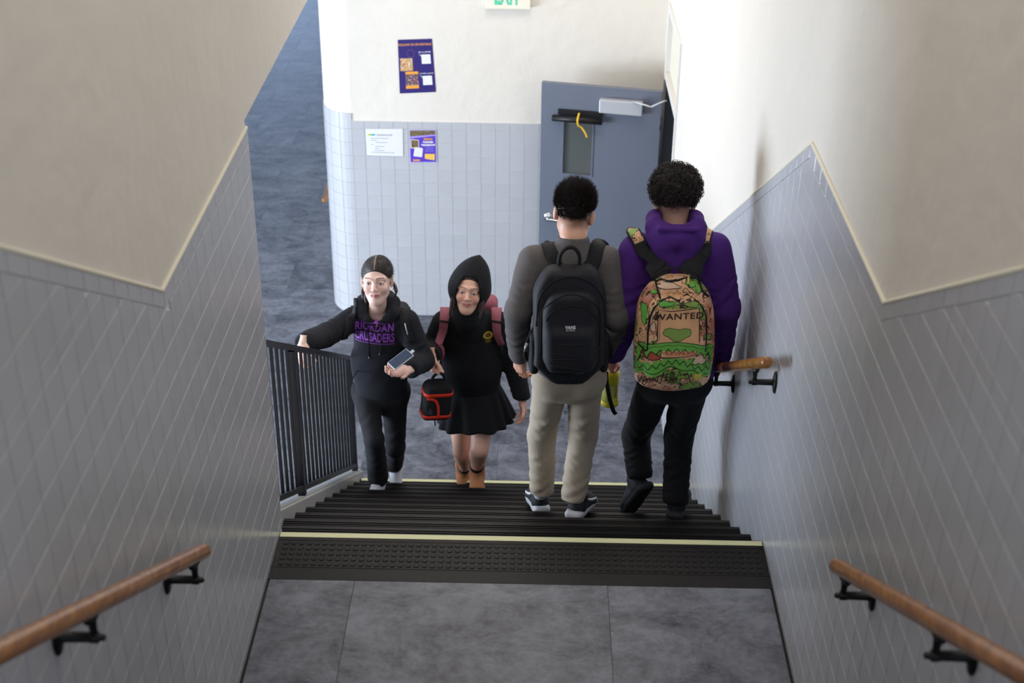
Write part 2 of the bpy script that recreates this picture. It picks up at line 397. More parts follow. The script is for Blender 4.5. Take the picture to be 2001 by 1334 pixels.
# ------------------------------------------------------------------ the staircase
st = empty('staircase', 'dark ribbed rubber staircase going down from the landing to the lower hall', 'stairs', (0, 0, 0))
def tread_mesh(x0, x1, k, last=False):
    """ribbed tread top for step k (its nosing at Y=k*T, Z=-k*R) with the riser under the nosing"""
    prof = []
    y1 = k*T; y0 = y1-T-.0; z = -k*R
    n = 18; d = (y1-.020-y0)/n
    for i in range(n):
        a = y0+i*d
        prof += [(a, z-.0035), (a+d*.40, z-.0035), (a+d*.52, z), (a+d*.88, z)]
    prof += [(y1-.018, z), (y1-.006, z-.001), (y1, z-.006), (y1, z-.038), (y1-.012, z-.045)]
    prof += [(y1-.024, z-.045), (y1-.024, z-.06), (y0, z-.06)]
    bm = bmesh.new()
    A = [bm.verts.new((x0, y, zz)) for y, zz in prof]; B = [bm.verts.new((x1, y, zz)) for y, zz in prof]
    for i in range(len(prof)): j = (i+1) % len(prof); bm.faces.new((A[i], A[j], B[j], B[i]))
    bmesh.ops.recalc_face_normals(bm, faces=bm.faces[:])
    for vv in (A, B):
        try: bm.faces.new(vv)
        except Exception: pass
    return bm
for k in range(1, NS+1):
    xl = XL2 if k > 1 else XL2
    xl = XL2
    bm_obj('tread', tread_mesh(xl, XR, k), M_TREAD, st)
    boxo('riser', (xl, (k-1)*T-.024, -k*R-.06), (XR, (k-1)*T-.015, -(k-1)*R-.045), M_TREAD, st)
boxo('riser', (XL2, NS*T-.03, ZF), (XR, NS*T-.018, -NS*R-.05), M_TREAD, st)
bm = bmesh.new()
for k in range(1, NS+1): box(bm, (XL2, (k-1)*T, ZF-.01), (XR, k*T-.03, -k*R-.058))
bm_obj('stair_core', bm, M_CURB, st)
boxo('glow_strip', (XL2+.01, NS*T-.028, -NS*R-.001), (XR, NS*T-.001, -NS*R+.0015), M_STRIP, st)
# landing edge tread: rubber plate with raised studs and a pale strip
lt = empty('landing_edge_mat', 'black rubber landing edge with raised round studs before the pale strip', 'floor mat', (0, -.15, 0))
P0 = V((0, .15, 0))
def lo(o): o.location = o.location + P0; return o
lo(boxo('rubber_plate', (XL+.003, -.296, -.009), (XR-.003, 0, 0), M_RUBBER, lt, .0012))
lo(boxo('nose', (XL+.003, -.012, -.05), (XR-.003, .004, 0), M_RUBBER, lt, .003))
lo(boxo('glow_strip', (XL+.004, -.032, .000), (XR-.004, -.003, .0018), M_STRIP, lt))
lo(boxo('ridge', (XL+.004, -.052, -.001), (XR-.004, -.047, .0012), M_RUBBER, lt))
lo(boxo('ridge', (XL+.004, -.222, -.001), (XR-.004, -.217, .0012), M_RUBBER, lt))
vs = []; fs = []
for i in range(61):
    for j in range(5):
        cx = XL+.035+i*(XR-XL-.07)/60; cy = -.070-j*.0325; k0 = len(vs)
        for rr, zz in ((.0112, -.001), (.0112, .0014), (.0098, .0026)):
            for q in range(14): a = 2*PI*q/14; vs.append((cx+rr*math.cos(a), cy+rr*math.sin(a), zz))
        for l in range(2):
            for q in range(14): fs.append((k0+l*14+q, k0+l*14+(q+1) % 14, k0+(l+1)*14+(q+1) % 14, k0+(l+1)*14+q))
        fs.append(tuple(k0+28+q for q in range(14)))
o = lo(pd('stud', vs, fs, M_RUBBER, lt)); o['kind'] = 'stuff'; o.name = 'studs'
# upper flight behind the landing (only its foot belongs to the place in view)
up = empty('upper_staircase', 'flight of dark steps rising behind the landing toward the viewer', 'stairs', (0, -1.44, 0))
for k in range(0, 7):
    boxo('tread', (XL, -(k+1)*T, 0), (XR, -k*T, (k+1)*R), M_TREAD, up, .004)

# left curb of the stair and the wall under it
bm = bmesh.new()
yA_, yB_ = YE-.05, 3.12
for (xa, xb, zt, zb) in ((XL2-.09, XL2, .055, -.9),):
    P = [(yA_, -SL*yA_+zt), (yB_, -SL*yB_+zt), (yB_, ZF), (yA_+.2, ZF), (yA_, -SL*yA_-1.2)]
    a = [bm.verts.new((xa, *p)) for p in P]; b = [bm.verts.new((xb, *p)) for p in P]
    bm.faces.new(a); bm.faces.new(b[::-1])
    for i in range(len(P)): bm.faces.new((a[i], b[i], b[(i+1) % len(P)], a[(i+1) % len(P)]))
bmesh.ops.recalc_face_normals(bm, faces=bm.faces[:])
es = [e for e in bm.edges if abs(e.verts[0].co.z+SL*e.verts[0].co.y-.055) < .01 and abs(e.verts[1].co.z+SL*e.verts[1].co.y-.055) < .01]
bmesh.ops.bevel(bm, geom=es, offset=.012, segments=3, affect='EDGES')
curb = bm_obj('stair_curb', bm, M_CURB); tag(curb, 'pale grey sloping curb along the open left side of the stairs', 'curb')
# steel railing on the curb
rl = empty('stair_railing', 'black steel railing with close flat balusters on the left stair curb', 'railing', (-1.11, .1, -.01))
O = V((-1.11, .1, -.01))
def pr(name, pts, w, h, mt=M_RAILPAINT, par=rl):
    bm = bmesh.new(); a, b = V(pts[0])-O, V(pts[1])-O
    for s in (0,):
        vs = []
        for p in (a, b):
            for dx, dz in ((-w/2, 0), (w/2, 0), (w/2, h), (-w/2, h)): vs.append(bm.verts.new((p.x+dx, p.y, p.z+dz)))
        for i in range(4): bm.faces.new((vs[i], vs[(i+1) % 4], vs[4+(i+1) % 4], vs[4+i]))
        bm.faces.new(vs[:4][::-1]); bm.faces.new(vs[4:])
    bmesh.ops.recalc_face_normals(bm, faces=bm.faces[:])
    return bm_obj(name, bm, mt, par)
zr = lambda y: .875-SL*y
zb_ = lambda y: .095-SL*y
ry0, ry1 = .10, 2.96
pr('top_rail', [(-1.11, ry0, zr(ry0)), (-1.11, ry1, zr(ry1))], .042, .03)
pr('bottom_rail', [(-1.11, ry0, zb_(ry0)-.01), (-1.11, ry1, zb_(ry1)-.01)], .03, .03)
nb = 26
for i in range(nb):
    y = ry0+.03+i*(ry1-ry0-.05)/(nb-1)
    big = (i in (9, 25, 0))
    w = .034 if big else .014; d = .055 if i == 9 else (.04 if big else .014)
    bm = bmesh.new(); zb0 = zb_(y)-.01 if not big else -SL*y+.05
    for (xx, yy, z0, z1) in ((-1.11, y, zb0, zr(y)+.01),):
        box(bm, (xx-w/2-O.x, yy-d/2-O.y, z0-O.z), (xx+w/2-O.x, yy+d/2-O.y, z1-O.z), .0015)
    bm_obj('post' if big else 'baluster', bm, M_RAILPAINT, rl)

# ------------------------------------------------------------------ wooden handrails with iron brackets
def bracket_mesh(side):
    """wall plate at x=0, arm toward -side, saddle up to the rail centre at (−side*.082, 0, 0)"""
    s = -side
    bm = bmesh.new()
    Mx = Matrix.Translation((0, 0, -.085)) @ Matrix.Rotation(s*PI/2, 4, 'Y')
    lathe(bm, [(.036, 0), (.036, .004), (.031, .008), (.016, .011), (.0125, .016), (.0115, .07), (.013, .074), (.013, .09), (.008, .093), (.008, .1), (.0065, .104), (.001, .106)], Mx @ Matrix.Diagonal((1, .62, 1, 1)) if False else Mx, 18)
    for v in bm.verts:
        if abs(v.co.x) < .0085: v.co.z = -.085+(v.co.z+.085)*1.35; v.co.y *= .75
    tube(bm, [(s*.082, 0, -.09), (s*.082, 0, -.06), (s*.082, 0, -.036), (s*.082, 0, -.024)], [.009, .0085, .011, .018], 12)
    tube(bm, [(s*.082, -.034, -.012), (s*.082, -.022, -.022), (s*.082, 0, -.027), (s*.082, .022, -.022), (s*.082, .034, -.012)], [.006, .011, .013, .011, .006], 10)
    bmesh.ops.recalc_face_normals(bm, faces=bm.faces[:])
    me = bpy.data.meshes.new('bracket'); bm.to_mesh(me); bm.free(); me.polygons.foreach_set('use_smooth', [True]*len(me.polygons)); me.materials.append(M_IRON); return me
BR = {s: bracket_mesh(s) for s in (1, -1)}
def handrail(label, side, xwall, p0, p1, bys, group=None):
    """side=+1: wall to the right (+x)"""
    a = V(p0); b = V(p1)
    e = empty('handrail', label, 'handrail', a, group)
    d = (b-a)
    bm = bmesh.new(); u = d.normalized(); L = d.length; r = .0225
    tube(bm, [u*.0, u*.006, u*.014, u*.03, u*(L-.03), u*(L-.014), u*(L-.006), u*L], [r*.55, r*.86, r*.98, r, r, r*.98, r*.86, r*.55], 20)
    bmesh.ops.recalc_face_normals(bm, faces=bm.faces[:])
    bm_obj('rail', bm, M_WOOD, e, True)
    for y in bys:
        t = (y-a.y)/(b.y-a.y); z = a.z+(b.z-a.z)*t
        o = link('bracket', BR[side], None, e); o.location = V((xwall, y, z+.004))-a
        o.rotation_euler = (math.atan2(b.z-a.z, b.y-a.y) if b.y > a.y else math.atan2(a.z-b.z, a.y-b.y), 0, 0)
        o.rotation_euler = (0, 0, 0)
XRR = XR-.082; XLR = XL+.082
handrail('varnished wooden handrail sloping up at the lower left on black iron brackets', -1, XL, (XLR, -1.385, .978), (XLR, -3.1, .978+SL*1.715), (-1.50, -2.27))
handrail('varnished wooden handrail at the lower right sloping up on black iron brackets', 1, XR, (XRR, -1.415, .992), (XRR, -3.1, .992+SL*1.685), (-1.53, -2.27))
handrail('wooden handrail on the right wall going down beside the boy in purple', 1, XR, (XRR, -.125, .895), (XRR, 3.3, .895-SL*3.425), (.10, 1.05, 2.9))
a = at(635, 379, 6.1); 
handrail('short stub of wooden handrail jutting from behind the rounded wall end', 1, -1.617, (-1.700, 6.02, -1.20), (-1.700, 7.4, -1.21), (6.4, 7.2))

# ================================================================== people: signed-distance modelling on a grid, meshed with surface nets
class Vol:
    def __init__(s, lo, hi, res):
        s.lo = np.array(lo, float); s.res = res
        n = np.ceil((np.array(hi, float)-s.lo)/res).astype(int)+1
        s.n = n; s.ax = [s.lo[i]+res*np.arange(n[i]) for i in range(3)]
        s.F = np.full(tuple(n), .5, np.float32)
    def op(s, fn, lo, hi, k=.02, mode='u'):
        m_ = k+3*s.res; sl = []
        for i in range(3):
            a = int(max(0, math.floor((lo[i]-m_-s.lo[i])/s.res))); b = int(min(s.n[i], math.ceil((hi[i]+m_-s.lo[i])/s.res)+1))
            if b <= a: return s
            sl.append(slice(a, b))
        sl = tuple(sl)
        X = s.ax[0][sl[0]][:, None, None]; Y = s.ax[1][sl[1]][None, :, None]; Z = s.ax[2][sl[2]][None, None, :]
        d = fn(X, Y, Z); A = s.F[sl]
        if mode == 'u':
            h = np.clip(.5+.5*(A-d)/k, 0, 1); s.F[sl] = A+(d-A)*h-k*h*(1-h)
        elif mode == 's':
            d = -d; h = np.clip(.5-.5*(A-d)/k, 0, 1); s.F[sl] = A+(d-A)*h+k*h*(1-h)
        elif mode == 'i':
            h = np.clip(.5-.5*(A-d)/k, 0, 1); s.F[sl] = A+(d-A)*h+k*h*(1-h)
        elif mode == 'd': s.F[sl] = A+d
        return s
    def cap(s, a, b, ra, rb=None, k=.02, flat=None, fold=None, mode='u'):
        a = np.array(a, float); b = np.array(b, float); rb = ra if rb is None else rb
        ab = b-a; L2 = float(ab@ab)+1e-12; R_ = max(ra, rb)
        if flat: n = np.array(flat[0], float); n /= np.linalg.norm(n); q2 = flat[1]**2-1
        def fn(X, Y, Z):
            px, py, pz = X-a[0], Y-a[1], Z-a[2]
            t = np.clip((px*ab[0]+py*ab[1]+pz*ab[2])/L2, 0, 1)
            vx, vy, vz = px-t*ab[0], py-t*ab[1], pz-t*ab[2]
            d2 = vx*vx+vy*vy+vz*vz
            if flat:
                vn = vx*n[0]+vy*n[1]+vz*n[2]; d2 = d2+vn*vn*q2
            d = np.sqrt(d2)-(ra+(rb-ra)*t)
            if flat and flat[1] > 1: d = d/(1+(flat[1]-1)*.35)
            if fold:
                nf, amp, t0, t1, ph, tw = fold
                w = np.clip((t-t0)*8, 0, 1)*np.clip((t1-t)*8, 0, 1)
                f1 = np.sin(6.283*(nf*t+ph)+tw*(vx*55+vy*22)); f2 = np.sin(6.283*(nf*1.6*t+ph*2)+tw*(vy*50-vx*30)+1.); d = d-amp*.62*w*(f1*(.55+.45*np.sin(vy*45+vx*20+ph*9+7*t))+.6*f2*(.5+.5*np.sin(vx*50-vy*20+ph*5)))
            return d
        return s.op(fn, np.minimum(a, b)-R_, np.maximum(a, b)+R_, k, mode)
    def ell(s, c, r, k=.02, mode='u', Rm=None):
        c = np.array(c, float); r = np.array(r, float)
        def fn(X, Y, Z):
            x, y, z = X-c[0], Y-c[1], Z-c[2]
            if Rm is not None:
                x, y, z = (Rm[0][0]*x+Rm[1][0]*y+Rm[2][0]*z, Rm[0][1]*x+Rm[1][1]*y+Rm[2][1]*z, Rm[0][2]*x+Rm[1][2]*y+Rm[2][2]*z)
            k0 = np.sqrt((x/r[0])**2+(y/r[1])**2+(z/r[2])**2); k1 = np.sqrt((x/r[0]**2)**2+(y/r[1]**2)**2+(z/r[2]**2)**2)+1e-9
            return k0*(k0-1)/k1
        e = r if Rm is None else np.array([max(r)]*3)
        return s.op(fn, c-e, c+e, k, mode)
    def box(s, c, h, r=.01, k=.01, mode='u', fx=None):
        c = np.array(c, float); h = np.array(h, float)
        def fn(X, Y, Z):
            x, y, z = X-c[0], Y-c[1], Z-c[2]
            hx, hy, hz = (h[0], h[1], h[2]) if fx is None else fx(x, y, z, h)
            qx, qy, qz = np.abs(x)-hx+r, np.abs(y)-hy+r, np.abs(z)-hz+r
            return np.sqrt(np.maximum(qx, 0)**2+np.maximum(qy, 0)**2+np.maximum(qz, 0)**2)+np.minimum(np.maximum(qx, np.maximum(qy, qz)), 0)-r
        return s.op(fn, c-h, c+h, k, mode)
    def plane(s, p, n, k=.01):     # keep the side the normal points away from
        p = np.array(p, float); n = np.array(n, float); n /= np.linalg.norm(n)
        return s.op(lambda X, Y, Z: (X-p[0])*n[0]+(Y-p[1])*n[1]+(Z-p[2])*n[2]+0*X*Y*Z, s.lo-1, s.lo+s.n*s.res+1, k, 'i')
    def wrinkle(s, amp, sc=(30, 30, 14), ph=0):
        X = s.ax[0][:, None, None]; Y = s.ax[1][None, :, None]; Z = s.ax[2][None, None, :]
        a = np.sin(sc[0]*X+3*np.sin(9*Z+ph)+ph)*np.sin(sc[2]*Z+2*np.sin(13*X+ph)+1.3*ph)*np.cos(sc[1]*Y+2*np.sin(7*Z))
        b = np.sin(sc[0]*.45*X+sc[2]*1.1*Z+2*np.sin(5*Y+ph))
        s.F -= (amp*(a*.8+b*.6)).astype(np.float32)
        return s
    def mesh(s):
        F = s.F; F[0] = F[-1] = .5; F[:, 0] = F[:, -1] = .5; F[:, :, 0] = F[:, :, -1] = .5
        I = F < 0
        cnt = np.zeros(tuple(s.n-1), np.int8)
        offs = [(i, j, k) for i in (0, 1) for j in (0, 1) for k in (0, 1)]
        nx, ny, nz = s.n
        for i, j, k in offs: cnt += I[i:nx-1+i, j:ny-1+j, k:nz-1+k]
        act = (cnt > 0) & (cnt < 8)
        idx = np.argwhere(act); N_ = len(idx)
        ids = np.full(act.shape, -1, np.int64); ids[act] = np.arange(N_)
        acc = np.zeros((N_, 3)); num = np.zeros(N_)
        c = {o: F[idx[:, 0]+o[0], idx[:, 1]+o[1], idx[:, 2]+o[2]].astype(float) for o in offs}
        for o in offs:
            for ax_ in range(3):
                if o[ax_]: continue
                o2 = list(o); o2[ax_] = 1; o2 = tuple(o2)
                a, b = c[o], c[o2]; mk = (a < 0) != (b < 0)
                t = np.where(mk, a/np.where(mk, a-b, 1), 0)
                for q in range(3):
                    acc[:, q] += np.where(mk, o[q]+(t if q == ax_ else 0), 0)
                num += mk
        vs = (idx+acc/num[:, None])*s.res+s.lo
        fs = []
        for ax_ in range(3):
            sl0 = [slice(None)]*3; sl1 = [slice(None)]*3; sl0[ax_] = slice(0, -1); sl1[ax_] = slice(1, None)
            a = I[tuple(sl0)]; b = I[tuple(sl1)]
            e = np.argwhere(a != b); u, v = [(1, 2), (2, 0), (0, 1)][ax_]
            e = e[(e[:, u] > 0) & (e[:, v] > 0) & (e[:, u] < s.n[u]-1) & (e[:, v] < s.n[v]-1)]
            du = np.zeros(3, int); du[u] = 1; dv = np.zeros(3, int); dv[v] = 1
            q = [e-du-dv, e-dv, e, e-du]
            q = np.stack([ids[p[:, 0], p[:, 1], p[:, 2]] for p in q], 1)
            ins = a[e[:, 0], e[:, 1], e[:, 2]]
            q[~ins] = q[~ins][:, ::-1]
            fs.append(q)
        return vs, np.concatenate(fs)
def np_mesh(name, vs, fs, mt, parent=None, M=None, base=None, col=None, keep=None, smooth=True):
    """vs in a local frame; M takes them to the world; the object sits under parent whose origin is base"""
    vs = np.asarray(vs, float)
    if M is not None:
        A = np.array(M); vs = vs@A[:3, :3].T+A[:3, 3]
    if base is not None: vs = vs-np.array(base)
    me = bpy.data.meshes.new(name); me.vertices.add(len(vs)); me.vertices.foreach_set('co', vs.ravel())
    k = fs.shape[1]; me.loops.add(fs.size); me.loops.foreach_set('vertex_index', fs.ravel().astype(np.int32))
    me.polygons.add(len(fs)); me.polygons.foreach_set('loop_start', np.arange(0, fs.size, k, dtype=np.int32)); me.polygons.foreach_set('loop_total', np.full(len(fs), k, np.int32))
    if smooth: me.polygons.foreach_set('use_smooth', np.ones(len(fs), bool))
    me.update(calc_edges=True)
    if col is not None:
        at_ = me.color_attributes.new('Col', 'FLOAT_COLOR', 'POINT'); c4 = np.ones((len(vs), 4)); c4[:, :3] = col; at_.data.foreach_set('color', c4.ravel())
    return link(name, me, mt, parent)
def xf(vs, M):
    A = np.array(M); return np.asarray(vs)@A[:3, :3].T+A[:3, 3]
def frame(o, x, y, z):
    m_ = Matrix.Identity(4)
    for i in range(3): m_[i][0] = x[i]; m_[i][1] = y[i]; m_[i][2] = z[i]; m_[i][3] = o[i]
    return m_
def yz_frame(o, y, z):
    y = V(y).normalized(); z = V(z); z = (z-y*z.dot(y)).normalized(); return frame(o, y.cross(z), y, z)

def skin_mat(name, rough=.48):
    m_ = bpy.data.materials.new(name); m_.use_nodes = True; N = m_.node_tree.nodes; b = N['Principled BSDF']
    a = N.new('ShaderNodeVertexColor'); a.layer_name = 'Col'
    tc = N.new('ShaderNodeTexCoord'); n = N.new('ShaderNodeTexNoise'); n.inputs['Scale'].default_value = 40; m_.node_tree.links.new(tc.outputs['Object'], n.inputs['Vector'])
    r = N.new('ShaderNodeMapRange'); r.inputs['To Min'].default_value = .92; r.inputs['To Max'].default_value = 1.08; m_.node_tree.links.new(n.outputs[0], r.inputs[0])
    vm = N.new('ShaderNodeVectorMath'); vm.operation = 'SCALE'; m_.node_tree.links.new(a.outputs[0], vm.inputs[0]); m_.node_tree.links.new(r.outputs[0], vm.inputs['Scale'])
    m_.node_tree.links.new(vm.outputs[0], b.inputs['Base Color']); b.inputs['Roughness'].default_value = rough
    b.inputs['Subsurface Weight'].default_value = .12; b.inputs['Subsurface Radius'].default_value = (1, .35, .2); b.inputs['Subsurface Scale'].default_value = .008
    return m_
M_SKIN = skin_mat('skin')

# ---- head in its own frame: x to the person's right, y forward, z up, origin between the ears
def head_mesh(female, skin, res=.003, lip=None, brow=(.02, .014, .01), smile=0., cheeks=0., neck_to=(0, -.04, -.19), stubble=None):
    s = Vol((-.105, -.13, -.22), (.105, .14, .14), res)
    w = .95 if female else 1.0
    s.ell((0, -.016, .036), (.075*w, .094, .084), .01)
    s.ell((0, .022, -.022), (.0625*w, .066, .086), .03)
    s.cap((0, .060, -.098), (0, .064, -.092), .0185 if female else .022, k=.03)
    for sx in (-1, 1):
        s.cap((sx*(.040 if female else .046), .008, -.052), (sx*(.016 if female else .022), .056, -.096), .018, .015, .03)
        s.ell((sx*.036, .058, -.028), (.024, .026, .024), .02)
        s.cap((sx*.012, .083, .024), (sx*.048, .066, .022), .009, .008, .016)
    neck_to = np.array(neck_to, float)
    s.cap((0, -.018, -.06), neck_to, .042 if female else .054, .046 if female else .058, .03)
    for sx in (-1, 1):
        s.ell((sx*.031, .094, .003), (.018, .017, .0125), .012, 's')
    # nose
    s.cap((0, .082, .014), (0, .101, -.026), .0065, .0095, .010)
    s.ell((0, .103, -.028), (.0098, .0085, .0075), .006)
    for sx in (-1, 1):
        s.ell((sx*.0115, .092, -.031), (.0062, .0085, .006), .005)
        s.ell((sx*.0062, .098, -.0375), (.0028, .004, .0025), .002, 's')
    # mouth
    lz = -.060
    s.ell((0, .078, lz), (.024, .012, .014), .012)
    c_ = .006+.006*smile
    for sx in (-1, 1):
        s.cap((0, .0885, lz+.0042), (sx*.025, .075, lz+.001+c_*.8*smile), .0042, .0022, .005)
        s.cap((0, .0875, lz-.0055), (sx*.021, .076, lz-.001+c_*.8*smile), .0050, .0026, .005)
        s.cap((0, .096, lz-.0005), (sx*.024, .080, lz+.0005+c_*.7*smile), .0019, .0013, .002, mode='s')
    # ears
    for sx in (-1, 1):
        s.ell((sx*(.0735 if female else .081), -.012, -.002), (.0085, .019, .031), .006, Rm=Matrix.Rotation(sx*-.42, 3, 'Z'))
        s.ell((sx*.081*w, -.006, .0), (.005, .010, .018), .004, 's')
        s.ell((sx*.075*w, -.004, -.026), (.006, .008, .010), .005)
    # lids
    for sx in (-1, 1):
        s.ell((sx*.031, .0735, .002), (.0165, .0135, .0125), .004)
        s.ell((sx*.031, .0885, .0015), (.0142, .0080, .0052), .0016, 's')
    vs, fs = s.mesh()
    c = np.tile(np.array(skin), (len(vs), 1))
    x, y, z = vs[:, 0], vs[:, 1], vs[:, 2]
    def mix(mask, color, a=1):
        m_ = np.clip(mask, 0, 1)[:, None]*a; c[:] = c*(1-m_)+np.array(color)*m_
    red = np.array(skin)*np.array([1.05, .66, .62])
    for sx in (-1, 1):
        mix(np.exp(-(((x-sx*.038)/.018)**2+((z+.03)/.018)**2))*(y > .03), red, .35+cheeks*.4)
    mix(np.exp(-((x/.012)**2+((z+.028)/.01)**2))*(y > .09), red, .35)
    if lip is not None:
        f = ((x/.0265)**2+((z-lz+.0008-abs(x)*.22*smile)/.0092)**2)
        mix(np.clip((1.0-f)*4, 0, 1)*(y > .070), lip, .85)
        mix(np.clip((1-((x/.023)**2+((z-lz+.0005-abs(x)*.28*smile)/.0013)**2))*3, 0, 1)*(y > .06), np.array(lip)*.35, .8)
    for sx in (-1, 1):
        ax_ = sx*x
        bz = .0262+.0028*np.sin(np.clip((ax_-.010)/.040, 0, 1)*2.9)
        mix(np.clip(1.4-abs(z-bz)/(.0028 if female else .0036), 0, 1)*(ax_ > .011)*(ax_ < .050)*(y > .03), brow, .85)
        ez = .0015+.0060*(1-((ax_-.031)/.0158)**2)
        mix(np.clip(1.3-abs(z-ez-.0004)/.0016, 0, 1)*(abs(ax_-.031) < .0155)*(y > .05), brow, .9 if female else .5)
        ez2 = .0015-.0058*(1-((ax_-.031)/.0145)**2)
        mix(np.clip(1.1-abs(z-ez2)/.0012, 0, 1)*(abs(ax_-.031) < .0145)*(y > .05), brow, .45 if female else .2)
    if stubble is not None:      # very short hair on the nape and the sides
        f = np.clip((z-(-.066)-.25*np.maximum(y+.05, 0))/.085, 0, 1)**1.3*np.clip((.015-y)/.01, 0, 1)*(np.abs(x) < .080)
        mix(f, stubble, .85)
    return vs, fs, c
def eyes(parent, M, base, iris):
    for sx in (-1, 1):
        n = 12; vs = []; cl = []
        # globe with a painted iris
        bm = bmesh.new(); bmesh.ops.create_uvsphere(bm, u_segments=24, v_segments=18, radius=.0122)
        bm.verts.ensure_lookup_table()
        V_ = np.array([v.co[:] for v in bm.verts]); 
        fs3 = bmesh.ops.triangulate(bm, faces=bm.faces[:])['faces']
        F_ = np.array([[v.index for v in f.verts] for f in bm.faces]); bm.free()
        V_ = V_[:, [0, 2, 1]]*np.array([1, 1, 1]); F_ = F_[:, ::-1]
        r = np.hypot(V_[:, 0], V_[:, 2]); c = np.tile(np.array([.62, .60, .58]), (len(V_), 1))
        c[(r < .0060) & (V_[:, 1] > 0)] = iris; c[(r < .0026) & (V_[:, 1] > 0)] = (.005, .005, .005)
        np_mesh('eye', V_+np.array([sx*.031, .0745, .0015]), F_, M_EYE, parent, M, base, c)
M_EYE = skin_mat('eye', .12)

# ---- right hand: wrist at origin, +y to the fingertips, +z the back of the hand, thumb toward -x
def hand_mesh(right, curl=(.5, .6, .4), thumb=.3, size=1.0, spread=.06, curls=None, res=.003, palm_cup=0):
    s = Vol((-.085, -.05, -.11), (.07, .22, .06), res)
    s.cap((0, -.045, 0), (0, .02, 0), .026, .027, .015, flat=((0, 0, 1), 1.35))
    s.cap((-.018, .02, 0), (-.024, .078, 0), .016, .0135, .014); s.cap((0, .02, .001), (-.006, .082, .001), .017, .0135, .014)
    s.cap((.014, .02, 0), (.012, .080, 0), .016, .013, .014); s.cap((.022, .018, -.001), (.028, .072, -.001), .014, .012, .014)
    s.ell((-.022, .028, -.008), (.017, .028, .015), .012)
    B = [(-.027, .082), (-.009, .088), (.010, .085), (.028, .076)]
    Ls = [(.040, .025, .019), (.044, .028, .020), (.041, .026, .019), (.032, .020, .017)]
    for i, ((bx, by), L_) in enumerate(zip(B, Ls)):
        p = np.array([bx, by, 0.]); cu = curls[i] if curls else curl
        a = 0; sp = (i-1.5)*spread
        rs = [.0092, .0082, .0074, .0064] if i < 3 else [.0082, .0072, .0066, .0058]
        for j in range(3):
            a += cu[j]; d = np.array([math.sin(sp)*math.cos(a), math.cos(sp)*math.cos(a), -math.sin(a)])
            q = p+d*L_[j]; s.cap(p, q, rs[j], rs[j+1], .004); p = q
    p = np.array([-.026, .022, -.006]); d0 = np.array([-.75, .62, -.2]); d1 = np.array([-.30, .80, -.55])
    for j, (L_, ra, rb) in enumerate(((.040, .0135, .0105), (.030, .0105, .0092), (.024, .0092, .007))):
        tt = min(1, thumb*(j+.6)); d = d0*(1-tt)+d1*tt; d /= np.linalg.norm(d); q = p+d*L_; s.cap(p, q, ra, rb, .008 if j == 0 else .004); p = q
    vs, fs = s.mesh(); vs = vs*size
    if not right: vs = vs*np.array([-1, 1, 1]); fs = fs[:, ::-1]
    return vs, fs
def shoe_parts(kind):
    """heel bottom at the origin, y to the toe"""
    s = Vol((-.07, -.04, -.02), (.07, .32, .16), .004)
    if kind == 'boot':
        s.cap((0, .045, .03), (0, .20, .03), .042, .048, .02, flat=((0, 0, 1), 1.1)); s.cap((0, .045, .04), (0, .045, .13), .046, .052, .03)
        s.ell((0, .205, .035), (.048, .055, .036), .02); s.plane((0, 0, .014), (0, 0, -1)); s.plane((0, 0, .13), (0, 0, 1), .008)
        s.cap((0, .05, .12), (0, .05, .16), .036, .038, .004, mode='s')
        top = 'boot'
    else:
        s.cap((0, .04, .035), (0, .20, .028), .034, .042, .02, flat=((0, 0, 1), 1.05)); s.cap((0, .045, .04), (0, .06, .085), .036, .036, .02)
        s.ell((0, .215, .026), (.043, .055, .026), .02); s.cap((0, .08, .075), (0, .17, .045), .028, .03, .02); s.plane((0, 0, .018), (0, 0, -1)); s.plane((0, 0, .098), (0, -.25, 1), .008)
        s.cap((0, .055, .085), (0, .055, .14), .028, .03, .004, mode='s')
    up_ = s.mesh()
    s = Vol((-.07, -.04, -.02), (.07, .32, .07), .004)
    def fx(x, y, z, h):
        w_ = .036+.010*np.sin(np.clip((y+.15)/.3, 0, 1)*3.1)-.006*np.exp(-((y+.02)/.05)**2); return w_, h[1], h[2]
    s.box((0, .130, .014), (.045, .150, .018 if kind != 'boot' else .012), .016 if kind != 'boot' else .010, fx=fx)
    s.cap((0, .30, -.035), (0, .20, -.04), .03, .03, .01, mode='s')
    return up_, s.mesh()
SHOES = {}
def shoe(parent, base, M, kind, mu, ms, side=1, swoosh=None):
    if kind not in SHOES: SHOES[kind] = shoe_parts(kind)
    (v1, f1), (v2, f2) = SHOES[kind]
    nm = 'boot' if kind == 'boot' else 'shoe'
    o = np_mesh(nm, v1, f1, mu, parent, M, base)
    o2 = np_mesh('sole', v2, f2, ms, o, M, base)
    if swoosh:
        bvh = BVHTree.FromPolygons([V(v) for v in v1], [tuple(int(i) for i in f) for f in f1])
        for sx in (-1, 1):
            pts = []
            for k in range(9):
                t = k/8; y = .22-.15*t; z = .045+.028*t*t
                h = bvh.ray_cast(V((sx*.1, y, z)), V((-sx, 0, 0)))
                if h[0]: pts.append(h[0]+V((sx*.001, 0, 0)))
            if len(pts) > 3:
                bm = bmesh.new(); n = len(pts); tube(bm, pts, [.0008+.0055*math.sin(PI*min(1, (i+.3)/(n-.4)))**1 for i in range(n)], 8)
                for v in bm.verts: v.co = (M @ v.co)-V(base)
                bm_obj('stripe', bm, swoosh, o, True)
    return o
